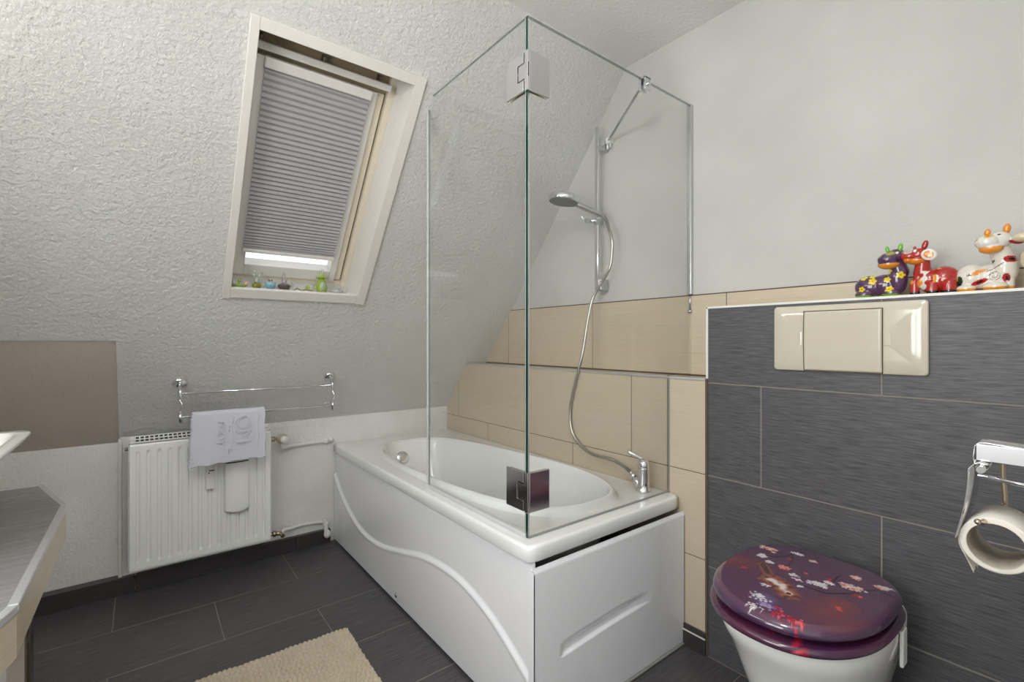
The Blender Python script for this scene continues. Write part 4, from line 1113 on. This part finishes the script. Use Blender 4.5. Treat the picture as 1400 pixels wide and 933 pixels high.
p = SP(-1.349, .44); mb = MB(); mb.ell(p+Vector((0, 0, .016)), (.007, .007, .016)); obj('body', mb, 'g_clear', t)
mb = MB(); mb.ell(p+Vector((0, 0, .036)), (.005, .005, .006)); mb.ell(p+Vector((0, .003, .046)), (.0015, .0022, .007)); obj('head', mb, 'g_clear', t)
t = thing('crystal_angel_figurine', 'clear crystal figurine with raised wings on an olive glass foot', 'trinket', SP(-1.258), G)
p = SP(-1.258); mb = MB(); mb.ell(p+Vector((0, -.004, .014)), (.014, .015, .014)); mb.ell(p+Vector((0, .010, .015)), (.009, .009, .013)); obj('foot', mb, gl_solid('olive_glass', (130, 132, 40), .1, .15), t)
mb = MB(); mb.ell(p+Vector((0, 0, .038)), (.009, .010, .016)); mb.ell(p+Vector((0, -.010, .060)), (.006, .009, .008), EU(30, 0, 0)); mb.ell(p+Vector((0, .013, .058)), (.005, .010, .008), EU(-35, 0, 0)); obj('body', mb, 'g_clear', t)
mb = MB(); mb.ell(p+Vector((0, -.008, .073)), (.0065, .0065, .0075)); mb.ell(p+Vector((0, .010, .072)), (.004, .004, .005)); mb.ell(p+Vector((0, .022, .064)), (.003, .003, .010)); obj('head', mb, 'g_clear', t)
t = thing('blue_glass_bowl', 'small aqua glass bowl with a deep blue core between crystal angel and dark pot', 'trinket', SP(-1.203), G)
p = SP(-1.203); mb = MB(); mb.lathe([(.010, .0), (.019, .010), (.022, .022), (.023, .032), (.0215, .032), (.018, .014), (0, .010)], p, n=24); obj('bowl', mb, 'g_aqua', t)
mb = MB(); mb.ell(p+Vector((.002, .001, .0155)), (.0165, .0165, .0135)); obj('core', mb, 'g_blue', t)
mb = MB(); mb.ell(p+Vector((0, -.005, .041)), (.003, .0035, .0035)); mb.ell(p+Vector((0, .006, .042)), (.003, .0035, .0035)); obj('eyes', mb, 'grey_dark', t)
t = thing('oriental_pot', 'dark brown faceted pot carrying a silver grey seated figure', 'trinket', SP(-1.146), G)
p = SP(-1.146); mb = MB(); mb.lathe([(.014, 0), (.020, .004), (.028, .018), (.030, .020), (.021, .028), (.008, .034), (0, .034)], p, n=8)
obj('pot', mb, P('brown_glaze', (88, 80, 76), .2, 0, .5, .5), t)
mb = MB(); mb.ell(p+Vector((.0, 0, .040)), (.009, .010, .012)); mb.ell(p+Vector((0, -.002, .058)), (.007, .0075, .012)); mb.ell(p+Vector((0, 0, .073)), (.0055, .0055, .0065)); mb.ell(p+Vector((0, -.003, .083)), (.0025, .0025, .009)); mb.ell(p+Vector((.004, .008, .052)), (.004, .005, .004)); mb.ell(p+Vector((.012, .002, .026)), (.006, .006, .008))
o = obj('figure', mb, P('pewter', (168, 162, 162), .35, .4), t); remesh(o, .0012, 2)
t = thing('driftwood_twig', 'thin curled brown twig carrying a green glass cube on the sill', 'trinket', SP(-1.06), G)
mb = MB(); mb.tube([SP(-1.105)+Vector((0, 0, .004)), SP(-1.09)+Vector((0, 0, .013)), SP(-1.075)+Vector((0, 0, .005)), SP(-1.06)+Vector((0, 0, .008)), SP(-1.045)+Vector((0, 0, .010)), SP(-1.02)+Vector((0, 0, .004))], .0032, 8); obj('twig', mb, P('driftwood', (140, 130, 100), .8), t)
mb = MB(); mb.box(SP(-1.045)+Vector((-.007, -.008, .012)), SP(-1.045)+Vector((.007, .008, .030)), .002); obj('glass_cube', mb, 'g_green', t)
t = thing('green_glass_jug', 'lime green glass jug with pointed hat lid and upright ears, tallest on the sill', 'trinket', SP(-.982), G)
p = SP(-.982); mb = MB(); mb.lathe([(.016, 0), (.021, .006), (.025, .022), (.024, .038), (.018, .054), (.013, .062), (.012, .068)], p, n=28); jb = obj('body', mb, 'g_green', t)
mb = MB(); mb.ell(p+Vector((.019, 0, .030)), (.007, .013, .022)); obj('white_oval', mb, 'g_clear', t)
mb = MB(); mb.lathe([(.027, .068), (.026, .072), (.012, .084), (.006, .092), (0, .094)], p, n=28); obj('hat_lid', mb, 'g_green', t)
mb = MB(); mb.ell(p+Vector((0, -.008, .102)), (.002, .0025, .011)); mb.ell(p+Vector((0, .0, .104)), (.003, .003, .013)); mb.ell(p+Vector((0, .008, .103)), (.002, .0025, .011)); obj('ears', mb, 'g_clear', t)
mb = MB(); mb.tube([p+Vector((0, -.022, .04)), p+Vector((0, -.034, .034)), p+Vector((0, -.034, .020)), p+Vector((0, -.023, .014))], .003, 8); obj('handle', mb, 'g_green', t)
mb = MB(); p = SP(-.912); rr_ = random.Random(5)
mb.ell(p+Vector((0, 0, .010)), (.016, .026, .012))
for _ in range(26): mb.ell(p+Vector((rr_.uniform(-.012, .012), rr_.uniform(-.024, .024), .010+rr_.uniform(0, .013))), (.005, .006, .006), None, 0, 8, 6)
tag(obj('crystal_cluster', mb, P('grey_crystal', (176, 178, 176), .3, 0, .5, .4)), 'rough grey crystal cluster at the right end of the sill', 'trinket', G)

# ------------------------------------------------------------------ lamp over the mirror, mirror, and a fill globe added behind the camera
ml = thing('mirror_lamp', 'long white lamp above the mirror over the wash basin', 'lamp', (1.3, YM+.05, 1.98))
mb = MB(); mb.box((.95, YM+.002, 1.95), (1.65, YM+.045, 2.01), .004); obj('housing', mb, 'plastic_white', ml)
mb = MB(); mb.cyl((.96, YM+.07, 1.98), (1.64, YM+.07, 1.98), .022); obj('diffuser', mb, 'tube', ml)
area('mirror_lamp_light', (1.3, YM+.10, 1.98), (math.radians(80), 0, 0), .68, .05, LAMP_TUBE, (1, 1, .995))
mb = MB(); mb.box((.85, YM+.001, 1.10), (1.72, YM+.006, 1.85), .001); tag(obj('mirror', mb, P('mirror_silver', (235, 235, 235), .02, 1)), 'plain rectangular mirror above the wash basin', 'mirror')
GLX, GLY, GLZ, GLR = 2.50, -1.50, 2.10, .12  # glowing globe added out of view to brighten slope and walls
cl = thing('added_fill_globe', 'unseen white globe added as fill light, hanging from the ceiling', 'lamp', (GLX, GLY, GLZ-GLR))
mb = MB(); mb.lathe([(.05, 0), (.05, -.02), (.01, -.03), (.008, -.035)], (GLX, GLY, CE-.001), n=32); mb.cyl((GLX, GLY, CE-.03), (GLX, GLY, GLZ+GLR-.01), .005); obj('pendant_rod', mb, 'plastic_white', cl)
mb = MB(); mb.ell(Vector((GLX, GLY, GLZ)), (GLR,)*3, None, 0, 32, 20); obj('globe', mb, emis('fill_globe_glow', (1, .995, .985, 1), FILL_GLOBE), cl)
